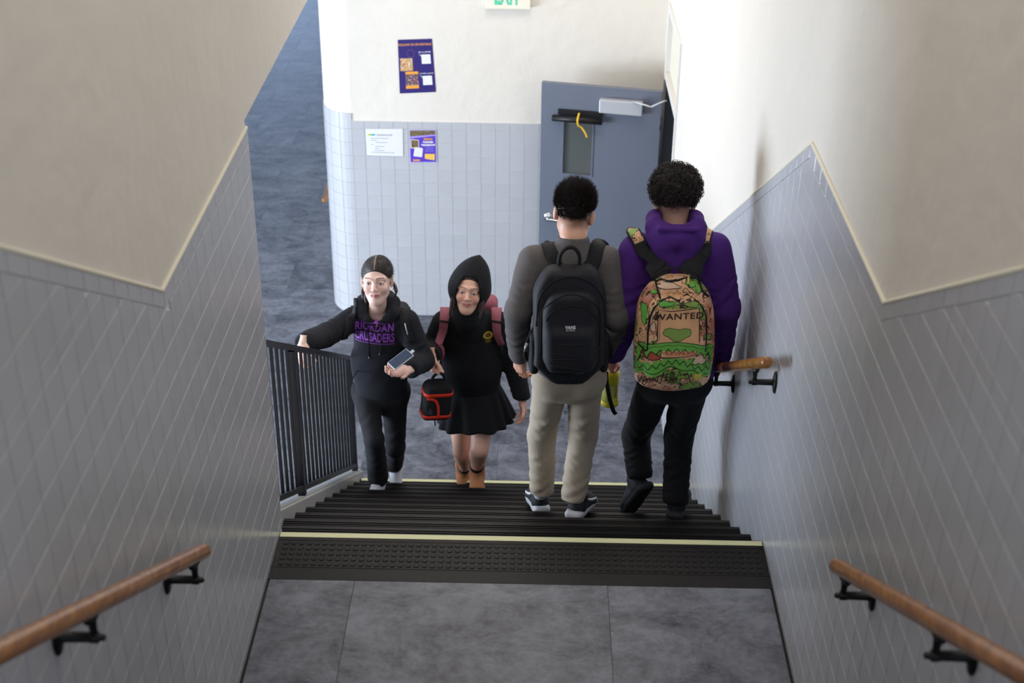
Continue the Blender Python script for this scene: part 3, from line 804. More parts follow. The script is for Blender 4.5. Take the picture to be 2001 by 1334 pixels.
def foot_M(heel, fwd, pitch=0, roll=0):
    """heel point on the ground, horizontal forward direction, pitch>0 lifts the heel (toe down)"""
    f = V((fwd[0], fwd[1], 0)).normalized(); r = f.cross(V((0, 0, 1))); Mf = frame(heel, r, f, V((0, 0, 1)))
    return Mf @ Matrix.Rotation(-pitch, 4, 'X') @ Matrix.Rotation(roll, 4, 'Y')

def limb_body(s, J, sk=1., legs=True, arms=True, lk=1.):
    g = lambda n: np.array(J[n][:])
    for q in 'LR':
        if legs:
            L_ = lk*sk; s.cap(g('hip'+q), g('kn'+q), .078*L_, .050*L_, .03); c = g('kn'+q)*.62+g('an'+q)*.38
            bk = np.array(J['back'])*(.016 if lk == 1 else 0)
            s.cap(g('kn'+q), c+bk, .047*L_, .050*L_, .02); s.cap(c+bk, g('an'+q), .049*L_, .033*L_, .02)
            if lk == 1: s.ell(g('kn'+q)-np.array(J['back'])*.016, (.034, .030, .040), .03)
        if arms:
            s.cap(g('sh'+q), g('el'+q), .046*sk, .038*sk, .02); s.cap(g('el'+q), g('wr'+q), .038*sk, .025*sk, .02)
    P = (g('hipL')+g('hipR'))/2; N_ = g('neck'); fw = tuple(-np.array(J['back']))
    ch = (g('shL')+g('shR'))/2*.75+P*.25
    s.cap(P, ch, (.115 if lk == 1 else .095)*sk, .115*sk, .05, flat=(fw, 1.5)); s.cap(g('shL')*.9+g('shR')*.1, g('shR')*.9+g('shL')*.1, .05*sk, .05*sk, .05)
    s.cap(g('hipL'), g('hipR'), (.09 if lk == 1 else .055)*sk, (.09 if lk == 1 else .055)*sk, .03); s.cap(ch, N_, .07*sk, .050*sk, .04)
def bounds(pts, pad):
    A = np.array([p[:] for p in pts]); return A.min(0)-pad, A.max(0)+pad
def person(label, J, headM, skin, female, hands, base, lip=None, iris=(.05, .03, .02), res_head=.003, legs_bare=False, sk=1., headkw={}, legk=.82):
    e = empty('person', label, 'person', base)
    B = np.array(base[:])
    keys = [J[k] for k in J if k not in ('back',)]
    lo, hi = bounds(keys, .17)
    s = Vol(lo, hi, .007 if legs_bare else .010); limb_body(s, J, sk, lk=1. if legs_bare else legk)
    v0, f0 = s.mesh()
    # the neck of the head piece ends in the torso
    nt = np.array((headM.inverted() @ V(J['neck']))[:])
    v1, f1, c1 = head_mesh(female, skin, res_head, lip=lip, neck_to=nt, **headkw)
    vs = [v0, xf(v1, headM)]; fs = [f0, f1+len(v0)]; cs = [np.tile(np.array(skin), (len(v0), 1)), c1]; n = len(v0)+len(v1)
    for (right, M, kw) in hands:
        hv, hf = hand_mesh(right, **kw); vs.append(xf(hv, M)); fs.append(hf+n); n += len(hv)
        cc = np.tile(np.array(skin)*np.array([1.0, .93, .92]), (len(hv), 1)); cs.append(cc)
    body = np_mesh('body', np.concatenate(vs), np.concatenate(fs), M_SKIN, e, None, B, np.concatenate(cs))
    return e, V(base), body
def top_mesh(J, hem, hem_n, a=.165, b=1.38, sh=.07, el=.058, wr=.043, res=.006, folds=.004, cut=None, extra=None, waist=.155, wrinkle=.0035, ph=0., cuff=.036, shoulder_drop=.0):
    g = lambda n: np.array(J[n][:])
    fw = tuple(-np.array(J['back']))
    pts = [J[k] for k in ('shL', 'shR', 'elL', 'elR', 'wrL', 'wrR', 'neck')]+[V(hem)]
    lo, hi = bounds(pts, .19)
    s = Vol(lo, hi, res)
    P = np.array(hem); shm = (g('shL')+g('shR'))/2; ch = shm*.80+P*.20; mid = shm*.42+P*.58
    s.cap(P-(shm-P)*.12, mid, a, waist, .04, flat=(fw, b)); s.cap(mid, ch, waist, a*.96, .05, flat=(fw, b))
    s.cap(g('shL')*.93+g('shR')*.07, g('shR')*.93+g('shL')*.07, sh*.86, sh*.86, .05); s.cap(shm, g('neck'), .085, .060, .05)
    for q in 'LR':
        s.cap(g('sh'+q), g('el'+q), sh, el, .03, fold=(4, folds, .35, 1.05, .2+ph, 1.1))
        w = g('wr'+q); e_ = g('el'+q); w2 = e_+(w-e_)*.88
        s.cap(e_, w2, el, wr, .02, fold=(5, folds, -.05, .95, .7+ph, 1.2)); s.cap(w2, w, cuff, cuff*.95, .008)
    if wrinkle: s.wrinkle(wrinkle, (26, 26, 12), ph*3)
    if extra: extra(s)
    s.plane(hem, hem_n, .006)
    for q in 'LR':
        w = g('wr'+q); d = w-g('el'+q); d /= np.linalg.norm(d)
        wq = w+d*.004
        # flat cuff end, only near the wrist
        s.op(lambda X, Y, Z: np.maximum((-((X-wq[0])*d[0]+(Y-wq[1])*d[1]+(Z-wq[2])*d[2])), np.sqrt((X-wq[0])**2+(Y-wq[1])**2+(Z-wq[2])**2)-.075), wq-.08, wq+.08, .003, 's')
    return s
def pants_mesh(J, top, hipr=.1, th=.085, kn=.066, an=.058, res=.007, fold=.004, hem=.01, ph=0., hem_len=.02):
    g = lambda n: np.array(J[n][:])
    lo, hi = bounds([J[k] for k in ('hipL', 'hipR', 'knL', 'knR', 'anL', 'anR')]+[V(top)], .17)
    s = Vol(lo, hi, res); P = (g('hipL')+g('hipR'))/2; fw = tuple(-np.array(J['back']))
    s.cap(P, np.array(top), .135, .13, .03, flat=(fw, 1.3)); s.cap(g('hipL'), g('hipR'), hipr, hipr, .04); 
    for q in 'LR':
        bk = np.array(J['back'])
        s.ell(g('hip'+q)+bk*.035, (.085, .075, .09), .03)
        s.cap(g('hip'+q), g('kn'+q), th, kn, .025, fold=(4, fold, .45, 1.05, .1+ph, 1.2)); s.cap(g('kn'+q), g('an'+q), kn, an, .02, fold=(5, fold*.9, .2, 1.1, .4+ph, 1.3))
    s.wrinkle(.002, (30, 30, 16), ph*5+1)
    for q in 'LR':
        w = g('an'+q); d = w-g('kn'+q); d /= np.linalg.norm(d); wq = w+d*hem_len
        s.op(lambda X, Y, Z: np.maximum((-((X-wq[0])*d[0]+(Y-wq[1])*d[1]+(Z-wq[2])*d[2])), np.sqrt((X-wq[0])**2+(Y-wq[1])**2+(Z-wq[2])**2)-.11), wq-.11, wq+.11, .004, 's')
    s.plane(top, (0, 0, 1), .01)
    return s
def put(name, s, mt, e, B, M=None): 
    v, f = s.mesh(); return np_mesh(name, v, f, mt, e, M, B), v, f
def strands(name, roots, dirs, lens, rad, mt, parent, M, base, bend=(0, 0, -.3), n=4, jitter=.25):
    """short tapering hairs, one joined mesh"""
    R0 = np.asarray(roots); D = np.asarray(dirs); Ln = np.asarray(lens)[:, None]; K = len(R0)
    D = D+np.random.randn(K, 3)*jitter; D /= np.linalg.norm(D, axis=1)[:, None]
    a = np.cross(D, np.array([.3, .5, .8])); a /= np.linalg.norm(a, axis=1)[:, None]; b = np.cross(D, a)
    bd = np.array(bend); rings = []
    for j in range(n):
        t = j/(n-1); c = R0+D*Ln*t+bd*Ln*t*t; r = rad*(1-.85*t)
        for q in range(3):
            an = 2*PI*q/3; rings.append(c+a*r*math.cos(an)+b*r*math.sin(an))
    vs = np.stack(rings, 1).reshape(-1, 3); fs = []
    st_ = np.arange(K)*(3*n)
    for j in range(n-1):
        for q in range(3): fs.append(np.stack([st_+3*j+q, st_+3*j+(q+1) % 3, st_+3*(j+1)+(q+1) % 3, st_+3*(j+1)+q], 1))
    o = np_mesh(name, vs, np.concatenate(fs), mt, parent, M, base); o['kind'] = 'stuff'; return o
def decal(name, vs, fs, bvh, O, X_, Y_, mt, parent, base, off=.002, sub=.012):
    """flat print in (x,y) laid onto a curved surface along the direction X×Y"""
    X_ = V(X_).normalized(); Y_ = V(Y_); Y_ = (Y_-X_*Y_.dot(X_)).normalized(); Nn = X_.cross(Y_)
    bm = bmesh.new(); B_ = [bm.verts.new((v[0], v[1], 0)) for v in vs]
    for f in fs:
        try: bm.faces.new([B_[i] for i in f])
        except Exception: pass
    bmesh.ops.triangulate(bm, faces=bm.faces[:])
    for _ in range(5):
        es = [e for e in bm.edges if e.calc_length() > sub]
        if not es: break
        bmesh.ops.subdivide_edges(bm, edges=es, cuts=1); bmesh.ops.triangulate(bm, faces=bm.faces[:])
    dead = []
    for v in bm.verts:
        p = V(O)+X_*v.co.x+Y_*v.co.y+Nn*.25; h = bvh.ray_cast(p, -Nn, .6)
        if h[0] is None: dead.append(v); continue
        nn = h[1] if h[1].dot(Nn) > 0 else -h[1]
        v.co = h[0]+nn*off-V(base)
    bmesh.ops.delete(bm, geom=dead, context='VERTS')
    if not bm.faces: bm.free(); return None
    return bm_obj(name, bm, mt, parent, True)
def text_geo(txt, size=1., bold=0., sx=1., sy=1., space=1., align='CENTER'):
    c = bpy.data.curves.new('lettering', 'FONT'); c.body = txt; c.size = size; c.offset = bold; c.align_x = align; c.align_y = 'CENTER'; c.resolution_u = 3; c.space_character = space
    o = bpy.data.objects.new('lettering', c); COL.objects.link(o)
    me = bpy.data.meshes.new_from_object(o.evaluated_get(bpy.context.evaluated_depsgraph_get()))
    vs = [(v.co.x*sx, v.co.y*sy) for v in me.vertices]; fs = [tuple(p.vertices) for p in me.polygons]
    bpy.data.objects.remove(o); bpy.data.curves.remove(c); bpy.data.meshes.remove(me)
    return vs, fs
def bvh_of(v, f): return BVHTree.FromPolygons([V(p) for p in v], [tuple(int(i) for i in q) for q in f])
def strip2d(pts, w):
    """flat ribbon through 2-D points, w number or list"""
    vs = []; fs = []; n = len(pts)
    for i, p in enumerate(pts):
        a = pts[max(i-1, 0)]; b = pts[min(i+1, n-1)]; dx, dy = b[0]-a[0], b[1]-a[1]; L = math.hypot(dx, dy) or 1; ww = w[i] if isinstance(w, (list, tuple)) else w
        vs += [(p[0]-dy/L*ww/2, p[1]+dx/L*ww/2), (p[0]+dy/L*ww/2, p[1]-dx/L*ww/2)]
    for i in range(n-1): fs.append((2*i, 2*i+1, 2*i+3, 2*i+2))
    return vs, fs
def merge2d(*gs):
    vs = []; fs = []
    for v, f in gs: k = len(vs); vs += v; fs += [tuple(i+k for i in q) for q in f]
    return vs, fs

# ================================================================== materials of clothes and bags
M_GREYKNIT = mat('grey_marl_knit', (98, 93, 93), .9, .14, 120, .25, 200)
M_PURPLE = mat('purple_fleece', (76, 32, 124), .9, .08, 60, .25, 160)
M_NAVY = mat('washed_black_fleece', (20, 23, 32), .95, .10, 60, .25, 160)
M_BLACKFL = mat('black_fleece', (9, 11, 17), .95, .08, 60, .2, 160)
M_KHAKI = mat('stone_khaki_cotton', (190, 176, 156), .85, .06, 25, .25, 90)
M_BLACKTR = mat('black_cotton', (9, 11, 18), .9, .08, 30, .2, 90)
M_DENIM = mat('faded_black_denim', (22, 22, 28), .9, .30, 9, .25, 120)
M_SKIRT = mat('black_skirt_cloth', (9, 11, 17), .9, .06, 30, .15, 120)
M_NYLON = mat('black_nylon', (18, 19, 29), .7, .10, 50, .3, 220)
M_NYLON2 = mat('black_webbing', (14, 14, 21), .8, .15, 90, .4, 300)
M_HAIR1 = mat('very_dark_hair', (40, 30, 27), .6, .3, 40)
M_HAIR2 = mat('black_curly_hair', (36, 27, 26), .6, .3, 40)
M_HAIRG = mat('dark_brown_hair', (40, 28, 26), .32, .35, 60, .3, 90, stretch=(60, 3, 3))
M_HAIRG2 = mat('brown_loose_hair', (52, 32, 28), .45, .35, 60, .3, 90, stretch=(60, 60, 3))
M_SHOEB = mat('black_shoe_mesh', (26, 28, 38), .7, .2, 60, .3, 200)
M_SHOEW = mat('white_shoe', (214, 218, 228), .6, .05, 30)
M_SOLEW = mat('white_sole', (206, 208, 214), .55, .05, 30)
M_SOLEB = mat('black_sole', (40, 40, 44), .7, .1, 30)
M_SUEDE = mat('tan_suede', (176, 116, 76), .9, .12, 40, .2, 120)
M_SOCKB = mat('black_sock', (16, 17, 22), .9)
M_SOCKW = mat('white_sock', (216, 216, 222), .9)
M_GOLD = mat('gold', (214, 178, 96), .25, metal=1)
M_PRINT = mat('purple_print', (156, 76, 200), .8, .06, 60)
M_CORD = mat('dark_cord', (26, 28, 36), .8)
M_TIP = mat('steel_tip', (150, 150, 152), .35, metal=.9)
M_WHITEPR = mat('white_print', (222, 222, 226), .7)
M_YELLOWPR = mat('yellow_print', (226, 204, 48), .7)
M_PINK = mat('dusty_pink_webbing', (146, 78, 92), .75, .08, 60, .3, 200)
M_RED = mat('red_binding', (226, 52, 30), .55, .05, 30)
M_LUNCH = mat('black_lunch_bag_cloth', (20, 20, 23), .9, .1, 60, .3, 200)

def bag_strap(name, pts, w, th, mt, parent, base, nrm):
    """flat band; nrm = list of surface normals (or one)"""
    pts = [V(p) for p in pts]; n = len(pts); bm = bmesh.new(); rings = []
    for i, p in enumerate(pts):
        t = (pts[min(i+1, n-1)]-pts[max(i-1, 0)]).normalized(); N_ = V(nrm[i] if isinstance(nrm, list) else nrm); N_ = (N_-t*N_.dot(t)).normalized(); s_ = t.cross(N_)
        ww = w[i] if isinstance(w, list) else w
        ring = []
        for a, b in ((-.5, -.35), (-.47, -.5), (.47, -.5), (.5, -.35), (.5, .35), (.47, .5), (-.47, .5), (-.5, .35)): ring.append(bm.verts.new(p+s_*ww*a+N_*th*b-V(base)))
        rings.append(ring)
    for a, b in zip(rings, rings[1:]):
        for k in range(8): bm.faces.new((a[k], a[(k+1) % 8], b[(k+1) % 8], b[k]))
    bm.faces.new(rings[0][::-1]); bm.faces.new(rings[-1]); bmesh.ops.recalc_face_normals(bm, faces=bm.faces[:])
    return bm_obj(name, bm, mt, parent, True)
def snap_path(pts, bvh, off):
    """lay a path of points on a surface: nearest point, pushed out"""
    out = []; ns = []
    for p in pts:
        h = bvh.find_nearest(V(p))
        nn = h[1]; d = V(p)-h[0]
        out.append(h[0]+nn*off); ns.append(nn)
    return out, ns
UP = V((0, 0, 1))

# ================================================================== boy in grey
skB1 = S2L((224, 172, 146))
hx = at(1122, 419, 1.0)
HM = frame(hx, V((1, 0, 0)), V((0, 1, 0)), UP) @ Euler((-.22, .06, -.22)).to_matrix().to_4x4()
J = dict(back=(0, -1, 0), neck=at(1120, 462, .95), shL=at(1044, 512, .94), shR=at(1184, 512, .94), elL=at(1012, 610, .84), wrL=at(1015, 698, .98), elR=at(1205, 620, .86), wrR=at(1190, 690, 1.08),
         hipL=at(1078, 735, 1.0), hipR=at(1145, 735, 1.0), knL=at(1059, 850, 1.18), anL=at(1059, 958, 1.16), knR=at(1139, 850, 1.10), anR=at(1120, 975, .98))
hL = yz_frame(J['wrL']+V((0, 0, .01)), (J['wrL']-J['elL']).normalized()*.4+V((.02, .1, -1)), (-.75, -.65, 0))
hR = yz_frame(J['wrR'], (-.2, .5, -1), (.9, -.3, 0))
e, B, body = person('boy seen from behind in a grey pullover with a plain black backpack', J, HM, skB1, False,
    [(False, hL, dict(curl=(.35, .75, .5), thumb=.6, size=1.02)), (True, hR, dict(curl=(.5, .8, .6), size=1.0))], V((.22, 1.05, -.647)), res_head=.004,
    headkw=dict(stubble=np.array(skB1)*.22))
def ex(s):
    nk = np.array(J['neck'][:]); s.cap(nk-(0, 0, .06), nk+(0, .005, -.014), .078, .068, .02); s.plane(nk+(0, 0, -.002), (0, .3, 1), .008); s.cap(nk+(0, .01, -.02), nk+(0, .012, .07), .056, .060, .004, mode='s')
st_ = top_mesh(J, (J['hipL']+J['hipR'])/2+V((0, 0, .025)), (0, 0, -1), a=.165, sh=.072, el=.060, wr=.048, extra=ex, folds=.005, wrinkle=.004, cuff=.041)
shirt1, sv1, sf1 = put('pullover', st_, M_GREYKNIT, e, B)
s = pants_mesh(J, (J['hipL']+J['hipR'])/2+V((0, 0, .10)), hipr=.088, th=.082, kn=.068, an=.060, fold=.006, hem_len=.008)
put('trousers', s, M_KHAKI, e, B)
# feet: the right heel lifted on the fourth step, the left foot one step lower
FR = foot_M(at(1120, 1012, .90), (.32, 1), .34) @ Matrix.Scale(1.12, 4); FL = foot_M(at(1059, 1002, 1.16), (-.16, 1), .34) @ Matrix.Scale(1.12, 4)
shoe(e, B, FR, 'sneaker', M_SHOEB, M_SOLEW, swoosh=M_WHITEPR); shoe(e, B, FL, 'sneaker', M_SHOEB, M_SOLEW, swoosh=M_WHITEPR)
for q, F_ in (('L', FL), ('R', FR)):
    c = F_ @ V((0, .045, .07)); tubeo('sock', [c-V(B), J['an'+q]-V(B)], [.033, .034], M_SOCKW, e)
# hair: a close cap and short upright hairs
s = Vol((-.12, -.14, -.12), (.12, .14, .18), .004)
s.ell((0, -.018, .048), (.080, .102, .086), .01)
s.plane((0, .02, .02), (0, .75, -.66), .01); s.plane((0, 0, -.0), (0, .1, -1), .03)
for sx in (-1, 1): s.ell((sx*.088, -.006, -.012), (.022, .036, .044), .006, 's')
hv, hf = s.mesh(); np_mesh('hair', hv, hf, M_HAIR1, e, HM, B)
def shell(n, c, r, test):
    out = []
    while len(out) < n:
        p = np.random.randn(n*3, 3); p /= np.linalg.norm(p, axis=1)[:, None]; q = p*np.array(r)+np.array(c)
        out += [(a, b) for a, b in zip(q, p) if test(a)]
    out = out[:n]; return np.array([a for a, b in out]), np.array([b for a, b in out])
rt, nr = shell(6500, (0, -.018, .046), (.081, .102, .087), lambda p: p[2] > -.05 and (-.75*p[1]+.66*p[2]) > -.012 and not (abs(p[0]) > .062 and p[2] < .03))
ln = .004+.036*np.clip((rt[:, 2]+.02)/.13, 0, 1)*(.6+.6*np.random.rand(len(rt)))
strands('hair_tips', rt-nr*.004, nr*.8+np.array([0, -.1, .55]), ln, .0016, M_HAIR1, e, HM, B, bend=(0, 0, .05), n=3, jitter=.22)

# his black backpack
def place_bag(cx, cy, Y, tilt=0., yaw=0.): return frame(at(cx, cy, Y), V((1, 0, 0)), V((0, -1, 0)), UP) if False else (Matrix.Translation(at(cx, cy, Y)) @ Matrix.Rotation(yaw, 4, 'Z') @ Matrix.Rotation(tilt, 4, 'X'))
# local frame: x right, y away from the viewer (toward the wearer's back), z up
BM1 = place_bag(1112, 632, .745, -.10, .06)
bag = empty('backpack', 'plain black backpack with crossed bungee cords on the boy in grey', 'backpack', BM1.translation); Bb = BM1.translation
s = Vol((-.22, -.17, -.32), (.22, .14, .32), .005)
def fx(x, y, z, h):
    w_ = .152-.050*np.clip((z-.12)/.13, 0, 1)**2-.085*np.clip((-z-.165)/.09, 0, 1); return w_, h[1]-.025*np.clip((z-.05)/.2, 0, 1), h[2]
s.box((0, 0, 0), (.158, .082, .258), .028, .01, fx=fx); s.ell((0, -.02, -.02), (.125, .084, .17), .04); s.wrinkle(.0022, (26, 20, 16), 1.2)
bv, bf = s.mesh(); bb = np_mesh('bag_body', bv, bf, M_NYLON, bag, BM1, Bb)
s = Vol((-.18, -.22, -.3), (.18, .06, .26), .005)
def fx(x, y, z, h):
    w_ = .118-.035*np.clip((z-.06)/.1, 0, 1)**2; return w_, h[1], h[2]
s.box((0, -.075, .015), (.122, .045, .165), .035, .01, fx=fx); s.box((0, -.10, -.08), (.10, .035, .10), .03, .03); s.wrinkle(.002, (30, 20, 20), 2.2)
pv, pf = s.mesh(); fp = np_mesh('front_pocket', pv, pf, M_NYLON, bag, BM1, Bb)
allv = np.concatenate([bv, pv]); allf = np.concatenate([bf, pf+len(bv)]); bvh_loc = bvh_of(allv, allf)
def on_bag(bvh, pts, off=.002, y0=-.4):
    out = []
    for x, z in pts:
        h = bvh.ray_cast(V((x, y0, z)), V((0, 1, 0)))
        out.append((h[0]+V((0, -off, 0))) if h[0] else V((x, -.02, z)))
    return out
def bagline(name, pts, r, mt, par, bvh, M, base, off=.001, n=6):
    P_ = [M @ p - V(base) for p in on_bag(bvh, pts, off)]; return tubeo(name, P_, r, mt, par, n)
arc = lambda cx, cz, rx, rz, a0, a1, n=24: [(cx+rx*math.cos(a0+(a1-a0)*k/n), cz+rz*math.sin(a0+(a1-a0)*k/n)) for k in range(n+1)]
bagline('zipper', [(-.125, -.10)]+arc(0, .06, .125, .115, PI, 0)+[(.125, -.10)], .0035, M_NYLON2, bag, bvh_loc, BM1, Bb)
bagline('zipper', arc(0, .055, .105, .075, PI*.98, PI*.02), .0030, M_NYLON2, bag, bvh_loc, BM1, Bb)
bagline('piping', [(-.145, .02)]+arc(0, .10, .140, .135, PI, 0)+[(.145, .02)], .0035, M_NYLON2, bag, bvh_loc, BM1, Bb)
bagline('zipper', [(-.11, -.035), (-.05, -.04), (0, -.041), (.05, -.04), (.11, -.035)], .0030, M_NYLON2, bag, bvh_loc, BM1, Bb)
for k in range(5):
    z = -.075-.030*k; zz = z-.030
    bagline('cord', [(-.10+.004*k+.2*t/10*(1-.04*k), z+(zz-z)*t/10 if k % 2 == 0 else z) for t in range(11)], .0018, M_CORD, bag, bvh_loc, BM1, Bb, .002)
bagline('cord', [(.075, -.145), (.05, -.175), (.02, -.195), (.0, -.22), (-.005, -.25)], .0018, M_CORD, bag, bvh_loc, BM1, Bb, .006)
bagline('cord', [(.075, -.145), (.11, -.10), (.13, -.05)], .0018, M_CORD, bag, bvh_loc, BM1, Bb, .006)
ld = text_geo('VANS', .017, .0006, 1, 1.1); l2 = text_geo('OFF THE WALL', .0055, .0001)
l2 = ([(x, y-.011) for x, y in l2[0]], l2[1]); bvw1 = bvh_of(xf(allv, BM1), allf)
decal('logo', *merge2d(ld, l2), bvw1, BM1 @ V((-.003, -.1, .035)), (1, 0, 0), (0, -.0, 1), M_WHITEPR, bag, Bb, .0012, .01)
tubeo('haul_loop', [BM1 @ V(p)-Bb for p in smoothpath([(-.045, .03, .245), (-.043, .02, .30), (-.02, .01, .335), (.012, .01, .338), (.036, .02, .305), (.04, .03, .245)], 5)], .009, M_NYLON2, bag, 8)
for sx in (-1, 1):
    s = Vol((-.06, -.08, -.13), (.06, .08, .12), .005); s.box((0, 0, 0), (.018, .055, .085), .016); s.wrinkle(.003, (50, 50, 30), sx)
    vv, ff = s.mesh(); np_mesh('side_pocket', vv+np.array([sx*.150, -.0, -.13]), ff, M_NYLON2, bag, BM1, Bb)
bvs1 = bvh_of(sv1, sf1)
for (a, b, c) in (((1070, 482), (1084, 500), (1100, 530)), ((1178, 484), (1164, 503), (1146, 530))):
    P_ = smoothpath([at(a[0], a[1]-2, 1.03), at(a[0]+(2 if a[0] < 1100 else -2), a[1], .98), at(b[0], b[1], .90), at(c[0], c[1], .84)], 5)
    q, ns = snap_path(P_[:12], bvs1, .010); q += P_[12:]; ns += [V((0, -.8, .5))]*(len(P_)-12)
    bag_strap('shoulder_strap', q, .062, .014, M_NYLON2, bag, Bb, [V((0, -.55, .8))]*len(q))
for sx, xs in ((-1, 1040), (1, 1190)):
    P_ = smoothpath([BM1 @ V((sx*.14, .03, -.02)), BM1 @ V((sx*.175, .0, -.08)), BM1 @ V((sx*.185, .01, -.15)), BM1 @ V((sx*.165, .03, -.19))], 5)
    tubeo('strap_tail', [p-Bb for p in P_], .009, M_NYLON2, bag, 8, flat=((0, 1, 0), .35))
tubeo('buckle', [BM1 @ V((-.178, -.005, -.085))-Bb, BM1 @ V((-.184, -.005, -.125))-Bb], .009, M_TIP, bag, 8)

# ================================================================== boy in purple
skB2 = S2L((216, 170, 148))
hx = at(1318, 397, 1.02)
HM = frame(hx, V((1, 0, 0)), V((0, 1, 0)), UP) @ Euler((-.30, 0, .02)).to_matrix().to_4x4()
J = dict(back=(0, -1, 0), neck=at(1318, 440, .98), shL=at(1246, 492, .96), shR=at(1392, 492, .96), elL=at(1222, 610, .90), wrL=at(1196, 694, 1.10), elR=at(1415, 600, .93), wrR=at(1402, 704, 1.10),
         hipL=at(1285, 738, 1.0), hipR=at(1352, 738, 1.0), knL=at(1243, 850, 1.26), anL=at(1249, 922, 1.14), knR=at(1326, 855, 1.12), anR=at(1320, 972, .98))
hL = yz_frame(J['wrL'], (-.25, .35, -1), (-.75, -.6, 0)); hR = yz_frame(J['wrR']+V((0, 0, .0)), (-.08, 1, -.62), (.1, .5, .85))
e, B, body = person('boy in a purple hoodie seen from behind, hand on the wall rail', J, HM, skB2, False,
    [(False, hL, dict(curl=(.9, 1.3, .8), thumb=.9, size=1.05)), (True, hR, dict(curl=(.25, .9, .6), thumb=.5, size=1.02))], V((.66, 1.05, -.647)), res_head=.004,
    headkw=dict(stubble=np.array(skB2)*.20))
def ex(s):
    nk = np.array(J['neck'][:])
    P_ = [((0, .075, -.02), .022), ((.055, .055, .01), .030), ((.082, .0, .028), .040), ((.080, -.065, .018), .048), ((.048, -.105, .008), .052), ((0, -.118, .005), .054)]
    for sx in (-1, 1):
        for (a, ra), (b, rb) in zip(P_, P_[1:]): s.cap(nk+np.array(a)*(sx, 1, 1), nk+np.array(b)*(sx, 1, 1), ra, rb, .014)
        s.cap(nk+(sx*.085, -.095, -.02), nk+(sx*.010, -.130, -.190), .040, .022, .02); s.cap(nk+(sx*.045, -.120, -.04), nk+(sx*.010, -.125, -.160), .040, .026, .03)
        s.cap(nk+(sx*.030, -.178, .02), nk+(sx*.022, -.178, -.14), .0045, .003, .005, mode='s')
    s.cap(nk+(-.080, -.155, .052), nk+(.080, -.155, .052), .012, .011, .006); s.cap(nk+(-.095, -.168, .030), nk+(.095, -.168, .030), .0040, .0035, .004, mode='s')
    s.cap(nk+(0, .02, .02), nk+(0, -.01, .12), .060, .068, .006, mode='s'); s.cap(nk+(0, -.045, .035), nk+(0, -.06, .12), .058, .080, .008, mode='s')
st_ = top_mesh(J, (J['hipL']+J['hipR'])/2+V((0, 0, .025)), (0, 0, -1), a=.185, sh=.082, el=.072, wr=.058, extra=ex, folds=.006, wrinkle=.005, ph=.4, cuff=.044, waist=.170)
hood2, sv2, sf2 = put('hoodie', st_, M_PURPLE, e, B)
s = pants_mesh(J, (J['hipL']+J['hipR'])/2+V((0, 0, .10)), hipr=.090, th=.088, kn=.068, an=.062, fold=.006, ph=.3, hem_len=.03)
put('trousers', s, M_BLACKTR, e, B)
FR = foot_M(at(1318, 1012, .92), (.22, 1), .22) @ Matrix.Scale(1.12, 4); FL = foot_M(at(1264, 956, 1.06), (-.50, 1), 1.02) @ Matrix.Scale(1.1, 4)
shoe(e, B, FR, 'sneaker', M_SHOEB, M_SOLEB); shoe(e, B, FL, 'sneaker', M_SHOEB, M_SOLEB)
for q, F_ in (('L', FL), ('R', FR)):
    c = F_ @ V((0, .045, .07)); tubeo('sock', [c-V(B), J['an'+q]-V(B)], [.033, .034], M_SOCKB, e)
s = Vol((-.14, -.16, -.14), (.14, .15, .20), .004)
s.ell((0, -.020, .070), (.098, .110, .092), .01); s.plane((0, 0, .0), (0, .1, -1), .03)
s.plane((0, .03, .03), (0, .8, -.6), .01); s.wrinkle(.005, (90, 90, 90), .4); s.wrinkle(.003, (180, 150, 150), 1.4)
for sx in (-1, 1): s.ell((sx*.090, -.006, -.012), (.022, .038, .042), .006, 's')
hv, hf = s.mesh(); np_mesh('hair', hv, hf, M_HAIR2, e, HM, B)
rt, nr = shell(1900, (0, -.020, .068), (.100, .110, .096), lambda p: p[2] > .0 and (-.8*p[1]+.6*p[2]) > -.01)
vs = []; fs = []; m_ = 12
for p, nn in zip(rt, nr):
    a = np.cross(nn, np.random.randn(3)); a /= np.linalg.norm(a); b = np.cross(nn, a); ra = .004+.006*random.random(); ph = random.random()*6.28; L_ = .014+.016*random.random(); tw = 5+5*random.random(); k0 = len(vs)
    for j in range(m_):
        t = j/(m_-1); c = p-nn*.006+nn*L_*t+(a*math.cos(ph+tw*t)+b*math.sin(ph+tw*t))*ra*(.4+t); r = .0021*(1-.5*t)
        d1 = nn*.6+a*.8; d1 /= np.linalg.norm(d1); d2 = np.cross(d1, b); d2 /= np.linalg.norm(d2)
        for q in range(3): an = 2*PI*q/3; vs.append(c+d1*r*math.cos(an)+d2*r*math.sin(an))
    for j in range(m_-1):
        for q in range(3): fs.append((k0+3*j+q, k0+3*j+(q+1) % 3, k0+3*j+3+(q+1) % 3, k0+3*j+3+q))
o = np_mesh('curls', np.array(vs), np.array(fs), M_HAIR2, e, HM, B); o['kind'] = 'stuff'

